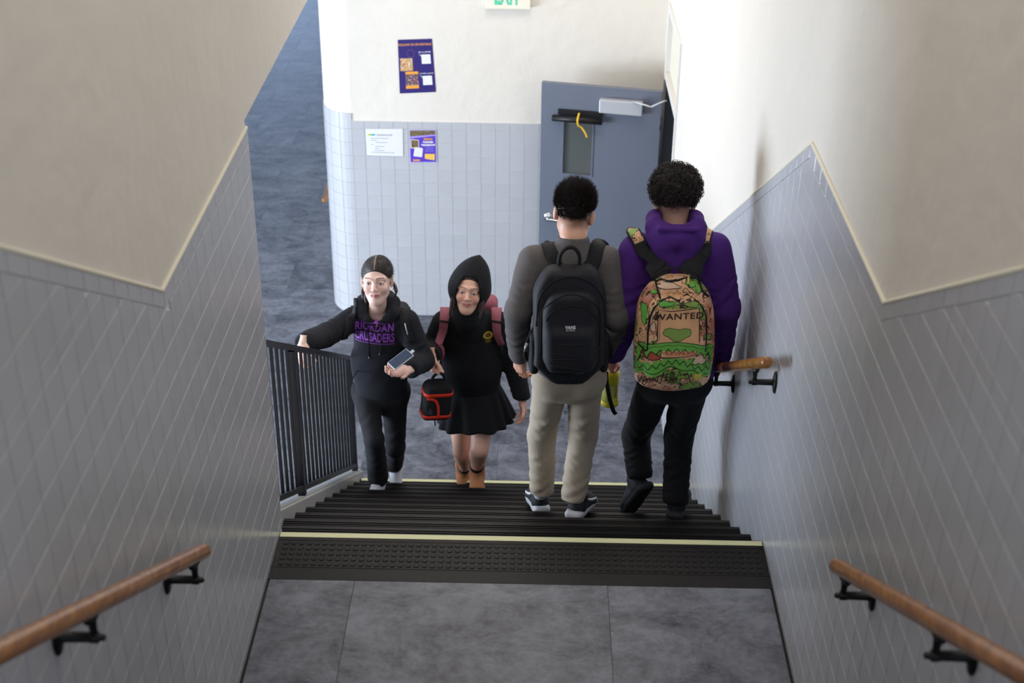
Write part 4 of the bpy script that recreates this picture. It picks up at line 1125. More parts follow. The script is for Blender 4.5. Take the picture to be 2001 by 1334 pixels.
# his printed backpack
def printed_mat():
    m_ = bpy.data.materials.new('tan_printed_cloth'); m_.use_nodes = True; nt = m_.node_tree; N = nt.nodes; L = nt.links; b = N['Principled BSDF']; b.inputs['Roughness'].default_value = .6
    tc = N.new('ShaderNodeTexCoord'); src = tc.outputs['Object']
    n1 = N.new('ShaderNodeTexNoise'); n1.inputs['Scale'].default_value = 7; n1.inputs['Detail'].default_value = 3; L.new(src, n1.inputs['Vector'])
    c1 = N.new('ShaderNodeValToRGB'); L.new(n1.outputs[0], c1.inputs[0])
    for p_, c_ in ((.0, (216, 160, 116)), (.42, (228, 178, 132)), (.52, (236, 192, 154)), (.60, (196, 120, 90))):
        e_ = c1.color_ramp.elements.new(p_); e_.color = (*S2L(c_), 1)
    n3 = N.new('ShaderNodeTexNoise'); n3.inputs['Scale'].default_value = 11; n3.inputs['Detail'].default_value = 2
    mp = N.new('ShaderNodeMapping'); mp.inputs['Location'].default_value = (3, 7, 1); L.new(src, mp.inputs[0]); L.new(mp.outputs[0], n3.inputs['Vector'])
    g = N.new('ShaderNodeMath'); g.operation = 'GREATER_THAN'; g.inputs[1].default_value = .54; L.new(n3.outputs[0], g.inputs[0])
    mx = N.new('ShaderNodeMixRGB'); L.new(g.outputs[0], mx.inputs[0]); L.new(c1.outputs[0], mx.inputs[1]); mx.inputs[2].default_value = (*S2L((136, 176, 78)), 1)
    # dark pen lines where the noise crosses its contours
    def line(node_out, lvl, w_):
        s_ = N.new('ShaderNodeMath'); s_.operation = 'SUBTRACT'; s_.inputs[1].default_value = lvl; L.new(node_out, s_.inputs[0])
        a_ = N.new('ShaderNodeMath'); a_.operation = 'ABSOLUTE'; L.new(s_.outputs[0], a_.inputs[0]); t_ = N.new('ShaderNodeMath'); t_.operation = 'LESS_THAN'; t_.inputs[1].default_value = w_; L.new(a_.outputs[0], t_.inputs[0]); return t_.outputs[0]
    n4 = N.new('ShaderNodeTexNoise'); n4.inputs['Scale'].default_value = 16; n4.inputs['Detail'].default_value = 2; L.new(src, n4.inputs['Vector'])
    last = mx.outputs[0]
    for out, lvl, w_ in ((n3.outputs[0], .54, .012), (n4.outputs[0], .40, .012), (n4.outputs[0], .60, .012), (n4.outputs[0], .50, .006)):
        m2 = N.new('ShaderNodeMixRGB'); L.new(line(out, lvl, w_), m2.inputs[0]); L.new(last, m2.inputs[1]); m2.inputs[2].default_value = (*S2L((70, 46, 34)), 1); last = m2.outputs[0]
    L.new(last, b.inputs['Base Color']); return m_
M_PRINTED = printed_mat()
M_TAN = mat('tan_print', (226, 174, 128), .6, .10, 14); M_GREENPR = mat('green_print', (104, 180, 70), .6, .10, 14); M_PEN = mat('dark_pen_print', (44, 34, 26), .7); M_OLIVE = mat('olive_print', (128, 158, 72), .6, .12, 14); M_REDPR = mat('rust_print', (178, 84, 62), .7, .1, 20); M_PALEPR = mat('pale_print', (226, 190, 164), .6)
BM2 = place_bag(1317, 645, .735, -.10, .0)
bag = empty('backpack', 'tan and green printed backpack with the word WANTED on the boy in purple', 'backpack', BM2.translation); Bb = BM2.translation
s = Vol((-.22, -.19, -.32), (.22, .14, .32), .005)
def fx(x, y, z, h):
    w_ = .162-.090*np.clip((z-.06)/.19, 0, 1)**2.4-.020*np.clip((-z-.18)/.07, 0, 1)**2; return w_, h[1]-.02*np.clip((z-.05)/.2, 0, 1), h[2]
s.box((0, 0, 0), (.168, .080, .250), .05, .01, fx=fx); s.ell((0, -.03, -.06), (.150, .085, .19), .06); s.wrinkle(.0015, (20, 20, 14), .5)
bv, bf = s.mesh(); np_mesh('bag_body', bv, bf, M_PRINTED, bag, BM2, Bb)
s = Vol((-.2, -.22, -.3), (.2, .06, .26), .005)
def fx(x, y, z, h):
    w_ = .124-.04*np.clip((z-.10)/.09, 0, 1)**2; return w_, h[1], h[2]
s.box((0, -.075, .0), (.128, .05, .190), .035, .01, fx=fx); s.ell((0, -.09, -.06), (.125, .055, .14), .04); s.wrinkle(.0012, (20, 20, 14), .5)
pv, pf = s.mesh(); np_mesh('front_pocket', pv, pf, M_PRINTED, bag, BM2, Bb)
allv = np.concatenate([bv, pv]); allf = np.concatenate([bf, pf+len(bv)]); bl2 = bvh_of(allv, allf); bw2 = bvh_of(xf(allv, BM2), allf)
ZM = lambda z: z*.85+.085 if z > -.165 else z*.85+.085-(-.165-z)*.9
_bl = bagline
def bagline(name, pts, r, mt, par, bvh, M, base, off=.001, n=6): return _bl(name, [(x, ZM(z)) for x, z in pts], r, mt, par, bvh, M, base, off, n)
bagline('piping', [(-.118, -.145), (-.120, -.06), (-.116, .02), (-.10, .075), (-.07, .112), (-.035, .123), (0, .112), (.035, .124), (.07, .113), (.10, .078), (.118, .02), (.124, -.06), (.122, -.15)], .0052, M_NYLON2, bag, bl2, BM2, Bb)
bagline('zipper', [(-.09, .165), (-.07, .178), (-.04, .180), (0, .184), (.04, .190), (.075, .192), (.095, .175)], .0055, M_NYLON2, bag, bl2, BM2, Bb)
bagline('piping', [(-.10, .205), (-.093, .175), (-.085, .145), (-.075, .115)], .0045, M_NYLON2, bag, bl2, BM2, Bb)
bagline('piping', arc(0, .155, .11, .085, PI*.93, PI*.07), .0035, M_NYLON2, bag, bl2, BM2, Bb)
bagline('zipper', [(-.155, -.135), (-.14, -.15), (-.125, -.155), (-.118, -.145)], .0045, M_NYLON2, bag, bl2, BM2, Bb)
bagline('zipper', [(.09, .17), (.10, .14), (.115, .12), (.13, .105)], .0065, M_NYLON2, bag, bl2, BM2, Bb)
tubeo('zip_pull', [BM2 @ p-Bb for p in on_bag(bl2, [(.042, ZM(.172)), (.044, ZM(.206))], .008)], .0055, mat('brass_pull', (206, 184, 110), .4, metal=.3), bag, 8, flat=((0, 1, 0), .4))
tubeo('zip_cord', [BM2 @ p-Bb for p in on_bag(bl2, [(.078, ZM(.185)), (.074, ZM(.165)), (.080, ZM(.145)), (.084, ZM(.13))], .008)], .0022, M_GREENPR, bag, 6)
s = Vol((-.06, -.09, -.13), (.06, .09, .13), .005); s.box((0, 0, 0), (.018, .05, .085), .016); s.wrinkle(.002, (40, 40, 30), 0)
vv, ff = s.mesh(); np_mesh('side_pocket', vv+np.array([.148, .01, -.01]), ff, mat('dark_red_mesh', (70, 24, 26), .8, .1, 60, .3, 200), bag, BM2, Bb)
def print2(nm, geo, mt, off=.0012, sub=.014): return decal(nm, [(x, ZM(z)) for x, z in geo[0]], geo[1], bw2, BM2 @ V((0, -.1, 0)), (1, 0, 0), (0, 0, 1), mt, bag, Bb, off, sub)
def quad(x0, z0, x1, z1, sk=0): return [(x0, z0), (x1, z0), (x1+sk, z1), (x0+sk, z1)], [(0, 1, 2, 3)]
print2('poster_print', quad(-.083, -.10, .092, .078), M_TAN, .0012)
print2('frame_line', merge2d(strip2d([(-.080, -.09), (-.084, .072), (-.03, .064), (.03, .074), (.086, .084), (.094, -.09)], .004), strip2d([(-.072, -.08), (-.075, .058)], .0018)), M_PEN, .0022)
w_ = text_geo('WANTED', .046, .0008, .95, 1.0, 1.12); print2('lettering', ([(x+.004, y+.038+.08*x) for x, y in w_[0]], w_[1]), M_PEN, .0024, .01)
for (x, z, rx, rz, mt) in ((.0, -.048, .058, .030, M_OLIVE), (-.11, .13, .022, .016, M_GREENPR), (-.02, .205, .022, .014, M_OLIVE), (.055, .168, .022, .016, M_GREENPR), (-.055, .10, .034, .012, M_GREENPR), (.055, .10, .030, .012, M_OLIVE), (-.134, .02, .014, .05, M_GREENPR), (-.10, -.02, .010, .026, M_PALEPR), (.107, .04, .012, .022, M_OLIVE), (-.04, .155, .045, .013, M_PALEPR), (.105, -.175, .035, .014, M_PALEPR), (-.105, -.165, .034, .014, M_REDPR), (.0, -.158, .07, .006, M_REDPR)):
    n = 18; rr = [1+.16*math.sin(3*t+x*90)+.1*math.sin(5*t+z*60) for t in [2*PI*k/n for k in range(n)]]
    P_ = [(x+rx*r_*math.cos(2*PI*k/n), z+rz*r_*math.sin(2*PI*k/n)) for k, r_ in enumerate(rr)]
    print2('print_patch', (P_, [tuple(range(n))]), mt, .0020); print2('pen_line', strip2d(P_+[P_[0]], .0022), M_PEN, .0028)
def band(f0, f1, x0=-.158, x1=.158, n=40):
    vs = []; fs = []
    for k in range(n+1): x = x0+(x1-x0)*k/n; vs += [(x, f0(x)), (x, f1(x))]
    for k in range(n): fs.append((2*k, 2*k+2, 2*k+3, 2*k+1))
    return vs, fs
zz = lambda x, p, a: a*(1-abs(((x/p) % 1)*2-1)*1.0)
arch = lambda x: -2.6*x*x
print2('green_band', band(lambda x: -.118+arch(x)*.9-zz(x, .034, .026), lambda x: -.088+arch(x)*.75), M_GREENPR, .0026)
LB = lambda x: -.180+arch(x)*.35+.014*math.exp(-(x/.07)**2)
print2('green_band', band(lambda x: LB(x)-.026-.005*math.sin(x*60)-.010*abs(math.sin(x*17)), lambda x: LB(x)-zz(x+.01, .036, .012)+.008), M_GREENPR, .0026)
print2('pen_line', merge2d(strip2d([(x/1000, -.118+arch(x/1000)*.9-zz(x/1000, .034, .026)) for x in range(-155, 156, 4)], .0028), strip2d([(x/1000, -.088+arch(x/1000)*.75) for x in range(-155, 156, 8)], .003), strip2d([(x/1000, -.103+arch(x/1000)*.8+.003*math.sin(x*.12)) for x in range(-155, 156, 6)], .002)), M_PEN, .0034)
print2('pen_line', merge2d(strip2d([(x/1000, LB(x/1000)-.004-zz(x/1000, .032, .014)) for x in range(-150, 151, 4)], .0028), strip2d([(x/1000, LB(x/1000)-.026-.005*math.sin(x*.060)) for x in range(-145, 146, 6)], .0022)), M_PEN, .0034)
print2('poster_print', quad(-.062, -.168, .082, -.135, 0), M_TAN, .0030); print2('frame_line', strip2d([(-.064, -.128), (-.062, -.168), (.082, -.158), (.084, -.132)], .003), M_PEN, .0036)
w_ = text_geo('BEWARE', .026, .0005, 1.1, 1., 1.15); print2('lettering', ([(x+.015, y-.147) for x, y in w_[0]], w_[1]), M_REDPR, .0038, .008)
w_ = text_geo('WANTED', .032, .0006, 1.0, 1., 1.15); print2('lettering', ([(x-.075, y-.232+.25*(x)) for x, y in w_[0]], w_[1]), M_PEN, .0034, .008)
print2('pen_line', merge2d(strip2d([(-.005, -.205), (-.03, -.248)], .003), strip2d([(.02, -.20), (-.005, -.25)], .003), strip2d([(.05, -.205), (.075, -.245)], .003)), M_PEN, .0034)
print2('patch_label', quad(.080, -.232, .112, -.212), mat('yellow_label', (200, 190, 70), .6), .0040); print2('patch_label', quad(.080, -.244, .112, -.236), M_WHITEPR, .0040)
# straps: printed band with black edges up over the shoulders, black webbing below
bvs2 = bvh_of(sv2, sf2)
for sgn, (a, b, c, d) in ((-1, ((1238, 455), (1250, 475), (1276, 515), (1298, 540))), (1, ((1382, 453), (1374, 475), (1360, 512), (1342, 540)))):
    P_ = smoothpath([at(a[0], a[1]-4, 1.04), at(*a, .98), at(*b, .90), at(*c, .82), at(*d, .78)], 5)
    q, ns = snap_path(P_[:16], bvs2, .012); q += P_[16:]
    up_ = V((sgn*.12, -.62, .75))
    bag_strap('shoulder_strap', q[:14], .058, .012, M_NYLON2, bag, Bb, up_)
    o = bag_strap('strap_print', [p+up_.normalized()*.004 for p in q[:11]], .044, .010, M_PRINTED, bag, Bb, up_)
    bag_strap('shoulder_strap', q[9:], [.05+.04*min(1, k/8) for k in range(len(q)-9)], .010, M_NYLON2, bag, Bb, up_)

# the yellow jug in his left hand
M_YEL = mat('yellow_plastic', (222, 216, 52), .4, .04, 20); M_CLR = mat('clear_yellow_plastic', (206, 210, 120), .15, .05, 20)
M_CLR.node_tree.nodes['Principled BSDF'].inputs['Transmission Weight'].default_value = .55
c = at(1193, 752, 1.17); jug = empty('water_jug', 'yellow and clear plastic water jug hanging from the hand of the boy in purple', 'water bottle', c-V((0, 0, .10)))
bm = bmesh.new(); lathe(bm, [(.030, -.0), (.040, .004), (.041, .02), (.0395, .05), (.041, .08), (.0395, .10), (.041, .125)], Matrix.Identity(4), 28); bm_obj('jug_body', bm, M_CLR, jug, True)
bm = bmesh.new(); lathe(bm, [(.0415, .124), (.043, .128), (.043, .165), (.036, .182), (.024, .190), (.022, .200), (.006, .203)], Matrix.Identity(4), 28); bm_obj('lid', bm, M_YEL, jug, True)
bm = bmesh.new(); lathe(bm, [(.0415, -.002), (.0435, .002), (.0435, .018), (.0405, .022)], Matrix.Identity(4), 28); bm_obj('base_ring', bm, M_YEL, jug, True)
for k in range(5): boxo('printed_mark', (.012-.006*k*0-.03, -.0425, .04+.014*k), (.002, -.0405, .043+.014*k), M_PEN, jug)
tubeo('carry_loop', smoothpath([(-.022, 0, .196), (-.024, 0, .222), (0, 0, .236), (.024, 0, .222), (.022, 0, .196)], 5), .006, M_YEL, jug, 8)
tubeo('strap', smoothpath([(-.026, -.02, .22), (-.024, -.046, .16), (-.008, -.050, .07), (.016, -.052, -.01), (.030, -.050, -.03)], 5), .010, M_NYLON2, jug, 8, flat=((0, 1, 0), .25))

# ================================================================== girl in the lettered hoodie
def facing(o, pitch, yaw, roll):      # faces the viewer's end of the stairs
    return frame(o, V((-1, 0, 0)), V((0, -1, 0)), UP) @ Euler((pitch, roll, yaw)).to_matrix().to_4x4() @ Matrix.Scale(1.06, 4)
skG1 = S2L((236, 200, 186))
hx = at(737, 548, 2.22)
HM = facing(hx, .26, -.05, .04)
J = dict(back=(0, 1, 0), neck=at(738, 606, 2.27), shR=at(690, 624, 2.28), shL=at(795, 628, 2.28), elR=at(635, 655, 2.12), wrR=at(592, 671, 1.86), elL=at(826, 704, 2.22), wrL=at(800, 722, 2.02),
         hipR=at(715, 768, 2.40), hipL=at(772, 768, 2.40), knR=at(731, 858, 2.16), anR=at(739, 932, 2.34), knL=at(772, 875, 2.38), anL=at(769, 905, 2.76))
hR = yz_frame(J['wrR'], (-.10, -.55, -.85), (-.5, -.6, .4)); hL = yz_frame(J['wrL'], (-.85, -.45, .05), (.05, .35, -1))
e, B, body = person('girl with pulled-back dark hair in a black hoodie with purple lettering, holding a phone', J, HM, skG1, True,
    [(True, hR, dict(curl=(.5, .7, .4), size=.92)), (False, hL, dict(curls=[(.35, .55, .4), (.3, .5, .4), (.3, .55, .4), (.35, .55, .4)], thumb=.2, size=.95))], V((-.83, 2.4, -1.456)), lip=S2L((196, 104, 108)), res_head=.0022, headkw=dict(neck_to=None, smile=.1, cheeks=.2) if False else dict(smile=.15, cheeks=.2), legk=.8)
eyes(e, HM, B, (.10, .09, .06))
def ex(s):
    nk = np.array(J['neck'][:])
    P_ = [((0, -.086, -.036), .015), ((.046, -.080, -.018), .022), ((.082, -.035, .000), .036), ((.080, .035, .030), .040), ((.045, .095, .025), .044), ((0, .115, .015), .046)]
    for sx in (-1, 1):
        for (a, ra), (b_, rb) in zip(P_, P_[1:]):
            s.cap(nk+np.array(a)*(sx, 1, 1), nk+np.array(b_)*(sx, 1, 1), ra, rb, .016)
    s.cap(nk+(0, -.080, .004), nk+(0, -.02, .06), .034, .056, .006, mode='s'); s.cap(nk+(0, -.04, .01), nk+(0, .03, .13), .050, .066, .01, mode='s')
    # kangaroo pocket
st_ = top_mesh(J, (J['hipL']+J['hipR'])/2+V((0, 0, .00)), (0, -.15, -1), a=.155, b=1.5, sh=.070, el=.062, wr=.056, extra=ex, folds=.0035, wrinkle=.004, ph=.7, cuff=.038, waist=.152, res=.005)
hood3, sv3, sf3 = put('hoodie', st_, M_NAVY, e, B)
b3 = bvh_of(sv3, sf3)
s = pants_mesh(J, (J['hipL']+J['hipR'])/2+V((0, 0, .05)), hipr=.072, th=.078, kn=.056, an=.060, fold=.004, ph=.6, hem_len=.035)
put('jeans', s, M_DENIM, e, B)
shoe(e, B, foot_M(J['anR']+V((0, .06, -.10)), (-.10, -1), .0), 'sneaker', M_SHOEW, M_SOLEW); shoe(e, B, foot_M(J['anL']+V((0, .10, -.075)), (.10, -1), .50), 'sneaker', M_SHOEW, M_SOLEW)
# hair pulled back with a centre parting
s = Vol((-.11, -.17, -.17), (.11, .12, .15), .0022)
s.ell((0, -.017, .038), (.0765, .0985, .0895), .006); s.plane((0, .075, .061), (0, .80, -.60), .006)
s.ell((0, -.105, -.01), (.032, .030, .034), .02); s.plane((0, 0, -.075), (0, .0, -1), .01)
for sx in (-1, 1): s.ell((sx*.080, .002, -.01), (.018, .030, .034), .008, 's'); s.cap((sx*.004, .10, .085), (sx*.004, -.03, .135), .0, .0, .002) if False else None
s.cap((0, .085, .090), (0, .02, .130), .0022, .0018, .002, mode='s')
hv, hf = s.mesh(); np_mesh('hair', hv, hf, M_HAIRG, e, HM, B)
P_ = [V((0, -.017+.0975*math.cos(a), .038+.0885*math.sin(a))) for a in [.36+.06*k for k in range(18)]]
rt_, nr_ = shell(2600, (0, -.017, .038), (.0768, .0988, .0898), lambda p: (-.80*(p[1]-.075)+.60*(p[2]-.061)) > .004 and p[2] > -.03 and abs(p[0]) > .003 and not (abs(p[0]) > .060 and abs(p[1]) < .03 and p[2] < .02))
dd_ = np.cross(np.cross(nr_, np.tile([0., -1., -.35], (len(nr_), 1))), nr_)
strands('hair_strands', rt_-nr_*.0012, dd_+np.sign(rt_[:, :1])*np.array([[.5, 0, -.25]]), np.full(len(rt_), .018), .0010, M_HAIRG, e, HM, B, bend=(0, -.25, -.25), n=4, jitter=.05)
tubeo('parting', [HM @ p-B for p in P_], .0018, mat('parting_skin', (206, 168, 156), .6), e, 6)
for sx, P_ in ((1, [(.05, -.09, -.02), (.078, -.075, -.05), (.088, -.05, -.085), (.082, -.045, -.115)]), (1, [(.04, -.10, -.03), (.068, -.075, -.07), (.075, -.06, -.11), (.070, -.05, -.13)]), (-1, [(-.05, -.09, -.02), (-.080, -.06, -.04), (-.090, -.03, -.07), (-.080, -.02, -.09)])):
    tubeo('hair_lock', [HM @ p-B for p in smoothpath(P_, 5)], [.012]*4+[.010]*6+[.006]*4+[.002]*2, M_HAIRG, e, 8)
bm = bmesh.new()
for sx in (-1, 1):
    c = V((sx*.082, .002, -.042)); tube(bm, [c+V((0, .007*math.cos(t), .007*math.sin(t))) for t in [2*PI*k/14 for k in range(15)]], .0016, 6)
for v in bm.verts: v.co = (HM @ v.co)-B
bm_obj('earring', bm, M_GOLD, e, True)['kind'] = 'stuff'
# lettering on the chest
fr_o = at(729, 658, 2.14); n_ = (CAM-fr_o).normalized(); rgt = V((1, .0, -.05)); upv = UP
def print3(nm, geo, mt, off=.0015, sub=.010): return decal(nm, geo[0], geo[1], b3, fr_o, rgt, V((0, .12, 1)), mt, e, B, off, sub)
sc3 = .222
w1_ = text_geo('RIORDAN', .062, .0016, 1, 1.0, 1.10); w2_ = text_geo('CRUSADERS', .062, .0014, 1, 1.30, 1.0)
def fit(g, w, cx, cy, h):
    xs = [v[0] for v in g[0]]; ys = [v[1] for v in g[0]]; x0, x1, y0, y1 = min(xs), max(xs), min(ys), max(ys)
    return [((v[0]-(x0+x1)/2)/(x1-x0)*w+cx, (v[1]-(y0+y1)/2)/(y1-y0)*h+cy) for v in g[0]], g[1]
print3('lettering', fit(w1_, .210, 0, .036, .050), M_PRINT); print3('lettering', fit(w2_, .220, -.001, -.030, .062), M_PRINT)
print3('print_rule', quad(-.112, .070, .112, .0735), M_PRINT); print3('print_rule', quad(-.112, -.073, .112, -.0695), M_PRINT)
# drawstrings, necklace, pocket seam
def onchest(pts, bvh, off=.004):
    out = []
    for px_, py_ in pts:
        o_ = at(px_, py_, 1.9); d = (o_-CAM).normalized(); h = bvh.ray_cast(CAM, d)
        out.append(h[0]-d*off if h[0] else at(px_, py_, 2.14))
    return out
for P_ in ([(716, 613), (718, 640), (720, 665), (720, 690), (721, 697)], [(746, 610), (745, 640), (744, 665), (744, 684), (742, 690)]):
    q = onchest(smooth2 := P_, b3); tubeo('drawstring', [p-B for p in q], .0025, M_CORD, e, 6); d = (q[-1]-q[-2]).normalized(); tubeo('cord_tip', [q[-1]-B, q[-1]+d*.014-B], .0032, M_TIP, e, 6)
q = onchest([(722, 604), (728, 616), (734, 630), (737, 640), (743, 625), (748, 612), (750, 603)], b3, .006); tubeo('necklace', [p-B for p in smoothpath(q, 4)], .0013, M_GOLD, e, 6)
q = onchest([(737, 634), (735, 645)], b3, .008); tubeo('pendant', [p-B for p in q], .0026, M_GOLD, e, 6)
for P_ in ([(686, 752), (690, 738), (698, 724), (704, 716)], ):
    tubeo('pocket_seam', [p-B for p in smoothpath(onchest(P_, b3, .0), 4)], .0030, M_NAVY, e, 6)
# her backpack: only the straps and a narrow edge show
BG = Matrix.Translation((J['shL']+J['shR'])/2+V((0, .20, -.20)))
bag = empty('backpack', 'black backpack with a small white tab worn by the girl in the lettered hoodie', 'backpack', BG.translation); Bb = BG.translation
s = Vol((-.2, -.14, -.28), (.2, .14, .28), .008); s.box((0, 0, 0), (.145, .075, .20), .05); s.wrinkle(.002); vv, ff = s.mesh(); np_mesh('bag_body', vv, ff, M_NYLON, bag, BG, Bb)
def over_shoulder(shp, sg, bvh, off, inn=.045, drop=.24):
    pts_ = [V((-sg*(inn+.01), .12, -.03)), V((-sg*inn, .07, .06)), V((-sg*inn, .0, .10)), V((-sg*inn, -.07, .075)), V((-sg*(inn-.01), -.13, .0)), V((-sg*(inn-.025), -.15, -.09)), V((-sg*(inn-.05), -.14, -.17)), V((-sg*(inn-.075), -.11, -drop))]
    return snap_path([shp+p for p in smoothpath(pts_, 4)], bvh, off)
for sg, shp in ((-1, J['shR']), (1, J['shL'])):
    q, ns = over_shoulder(shp, sg, b3, .006, inn=.008, drop=.16); q, ns = q[:20], ns[:20]
    bag_strap('shoulder_strap', q, .050, .009, M_NYLON2, bag, Bb, ns)
    if sg == 1: wt = [q[14]+ns[14]*.008, q[17]+ns[17]*.008]; wn = ns[15]
bag_strap('white_tab', wt, .006, .002, M_WHITEPR, bag, Bb, wn)
# phone in her hand
pc = at(783, 702, (hL @ V((0, .07, 0))).y-.02); PM = frame(pc, (hL.to_3x3() @ V((1, 0, 0))), (hL.to_3x3() @ V((0, 1, 0))), (hL.to_3x3() @ V((0, 0, 1))))
ph = empty('phone', 'phone in a pale case in the hand of the girl with the lettered hoodie', 'phone', pc)
M_CASE = mat('pale_phone_case', (196, 204, 214), .3); M_SCREEN = mat('dark_phone_glass', (54, 66, 92), .12)
_l = V((.62, .50, .30)).normalized(); _n = V((-.2, -.50, .85)); _n = (_n-_l*_n.dot(_l)).normalized(); Pm = frame(pc, _l.cross(_n), _l, _n)
def locbox(nm, lo_, hi_, mt, par, Mx, base, bev): 
    bm = bmesh.new(); box(bm, lo_, hi_, bev, Mx); 
    for v in bm.verts: v.co -= V(base)
    return bm_obj(nm, bm, mt, par)
locbox('case', (-.034, -.066, -.005), (.034, .066, .005), M_CASE, ph, Pm, pc, .004); locbox('screen', (-.030, -.062, .0045), (.030, .062, .0062), M_SCREEN, ph, Pm, pc, .0005)
locbox('card_holder', (-.028, -.02, .0060), (.028, .055, .0075), M_SCREEN, ph, Pm, pc, .001); locbox('grip', (-.009, .055, -.012), (.009, .090, -.005), M_CASE, ph, Pm, pc, .002)

# ================================================================== girl with the hood up
skG2 = S2L((228, 180, 158))
hx = at(917, 566, 2.40)
HM = facing(hx, .24, -.06, -.10)
J = dict(back=(0, 1, 0), neck=at(922, 616, 2.50), shR=at(868, 632, 2.52), shL=at(972, 632, 2.52), elR=at(845, 680, 2.50), wrR=at(843, 694, 2.30), elL=at(1002, 704, 2.60), wrL=at(1021, 782, 2.52),
         hipR=at(898, 776, 2.60), hipL=at(950, 776, 2.60), knR=at(903, 882, 2.66), anR=at(908, 915, 2.98), knL=at(937, 878, 2.44), anL=at(931, 915, 2.62))
hR = yz_frame(J['wrR'], (.02, -.45, -.9), (-.9, -.35, .1)); hL = yz_frame(J['wrL'], (.1, -.1, -1), (.8, .3, 0))
e, B, body = person('girl with a black hood up, short black skirt and tan ankle boots', J, HM, skG2, True,
    [(True, hR, dict(curl=(1.2, 1.4, .9), thumb=1.0, size=.95)), (False, hL, dict(curl=(.4, .6, .4), size=.92))], V((-.34, 2.6, -1.618)), lip=S2L((190, 92, 88)), res_head=.0022, legs_bare=True, sk=1.06, headkw=dict(smile=.6, cheeks=.5))
eyes(e, HM, B, (.03, .02, .015))
def ex(s):
    nk = np.array(J['neck'][:])
    s.cap(nk+(0, -.03, -.05), nk+(0, .0, .0), .085, .080, .04)
st_ = top_mesh(J, (J['hipL']+J['hipR'])/2+V((0, 0, .04)), (0, -.1, -1), a=.165, sh=.074, el=.066, wr=.052, extra=ex, folds=.0035, wrinkle=.003, ph=1.1, cuff=.040, waist=.165, res=.005)
hood4, sv4, sf4 = put('hoodie', st_, M_BLACKFL, e, B)
b4 = bvh_of(sv4, sf4)
# hood in the head's frame
s = Vol((-.19, -.22, -.26), (.19, .18, .26), .004)
s.ell((0, -.030, .020), (.110, .130, .105), .02); C_ = [((0, -.020, .01), .111), ((-.006, -.022, .06), .096), ((-.014, -.025, .10), .072), ((-.021, -.028, .135), .044), ((-.027, -.032, .163), .018), ((-.029, -.034, .174), .008)]
for (a, ra), (b_, rb) in zip(C_, C_[1:]): s.cap(a, b_, ra, rb, .012)
s.cap((0, -.035, -.02), (0, -.06, -.14), .092, .078, .04); s.cap((0, -.01, -.115), (0, -.04, -.17), .060, .060, .03)
s.ell((0, .13, -.012), (.060, .16, .088), .008, 's'); s.ell((0, .005, .005), (.084, .100, .104), .008, 's')
s.wrinkle(.002, (25, 25, 20), .3)
hv, hf = s.mesh(); np_mesh('hood', hv, hf, M_BLACKFL, e, HM, B)
s = Vol((-.11, -.15, -.12), (.11, .12, .15), .004)
s.ell((0, -.017, .038), (.081, .098, .092), .006); s.plane((0, .072, .072), (0, .80, -.60), .006)
hv, hf = s.mesh(); np_mesh('hair', hv, hf, M_HAIRG2, e, HM, B)
for P_, r0 in (([(.050, .048, .062), (.064, .044, .01), (.068, .044, -.05), (.066, .052, -.10)], .013), ([(.064, .034, .03), (.074, .036, -.03), (.080, .044, -.09), (.084, .056, -.135)], .014), ([(.058, .030, -.03), (.070, .040, -.09), (.072, .062, -.14)], .012), ([(-.050, .048, .062), (-.064, .044, .01), (-.068, .044, -.05), (-.064, .052, -.10)], .013), ([(-.064, .034, .03), (-.074, .036, -.03), (-.076, .048, -.09), (-.072, .062, -.13)], .013)):
    q = [HM @ p-B for p in smoothpath(P_, 5)]; n = len(q); tubeo('hair_lock', q, [r0*(1-.75*(i/n)**2) for i in range(n)], M_HAIRG2, e, 8)
# skirt: flared and pleated
hp = (J['hipL']+J['hipR'])/2; vs = []; fs = []; NA, NR = 96, 16
for j in range(NR):
    t = j/(NR-1); z = hp.z+.10-t*.235; rr = .130+.068*t**.8
    for k in range(NA):
        a = 2*PI*k/NA; pl = .012*t*math.sin(14*a+1.5*math.sin(2*a))+.008*t*math.sin(5*a+1); lift = .025*t*(math.cos(a-.3)*.6+.2*math.sin(3*a))
        vs.append((hp.x+.018*t+(rr+pl)*1.08*math.cos(a)*1.05, hp.y-.03*t+(rr+pl)*.86*math.sin(a), z+lift*t))
for j in range(NR-1):
    for k in range(NA): fs.append((j*NA+k, j*NA+(k+1) % NA, (j+1)*NA+(k+1) % NA, (j+1)*NA+k))
o = pd('skirt', [V(v)-B for v in vs], fs, M_SKIRT, e, True); md = o.modifiers.new('s', 'SOLIDIFY'); md.thickness = .004
for q, fwd_, hh, pit in (('L', (.05, -1), V((0, .055, -.095)), .0), ('R', (-.12, -1), V((0, .08, -.06)), .4)):
    FM = foot_M(J['an'+q]+hh, fwd_, pit); shoe(e, B, FM, 'boot', M_SUEDE, M_SUEDE)
    c = FM @ V((0, .045, .09)); d_ = (J['kn'+q]-J['an'+q]).normalized(); tubeo('sock', [c-B, J['an'+q]+d_*.02-B, J['an'+q]+d_*.055-B], [.036, .040, .044], M_SOCKB, e, 16)
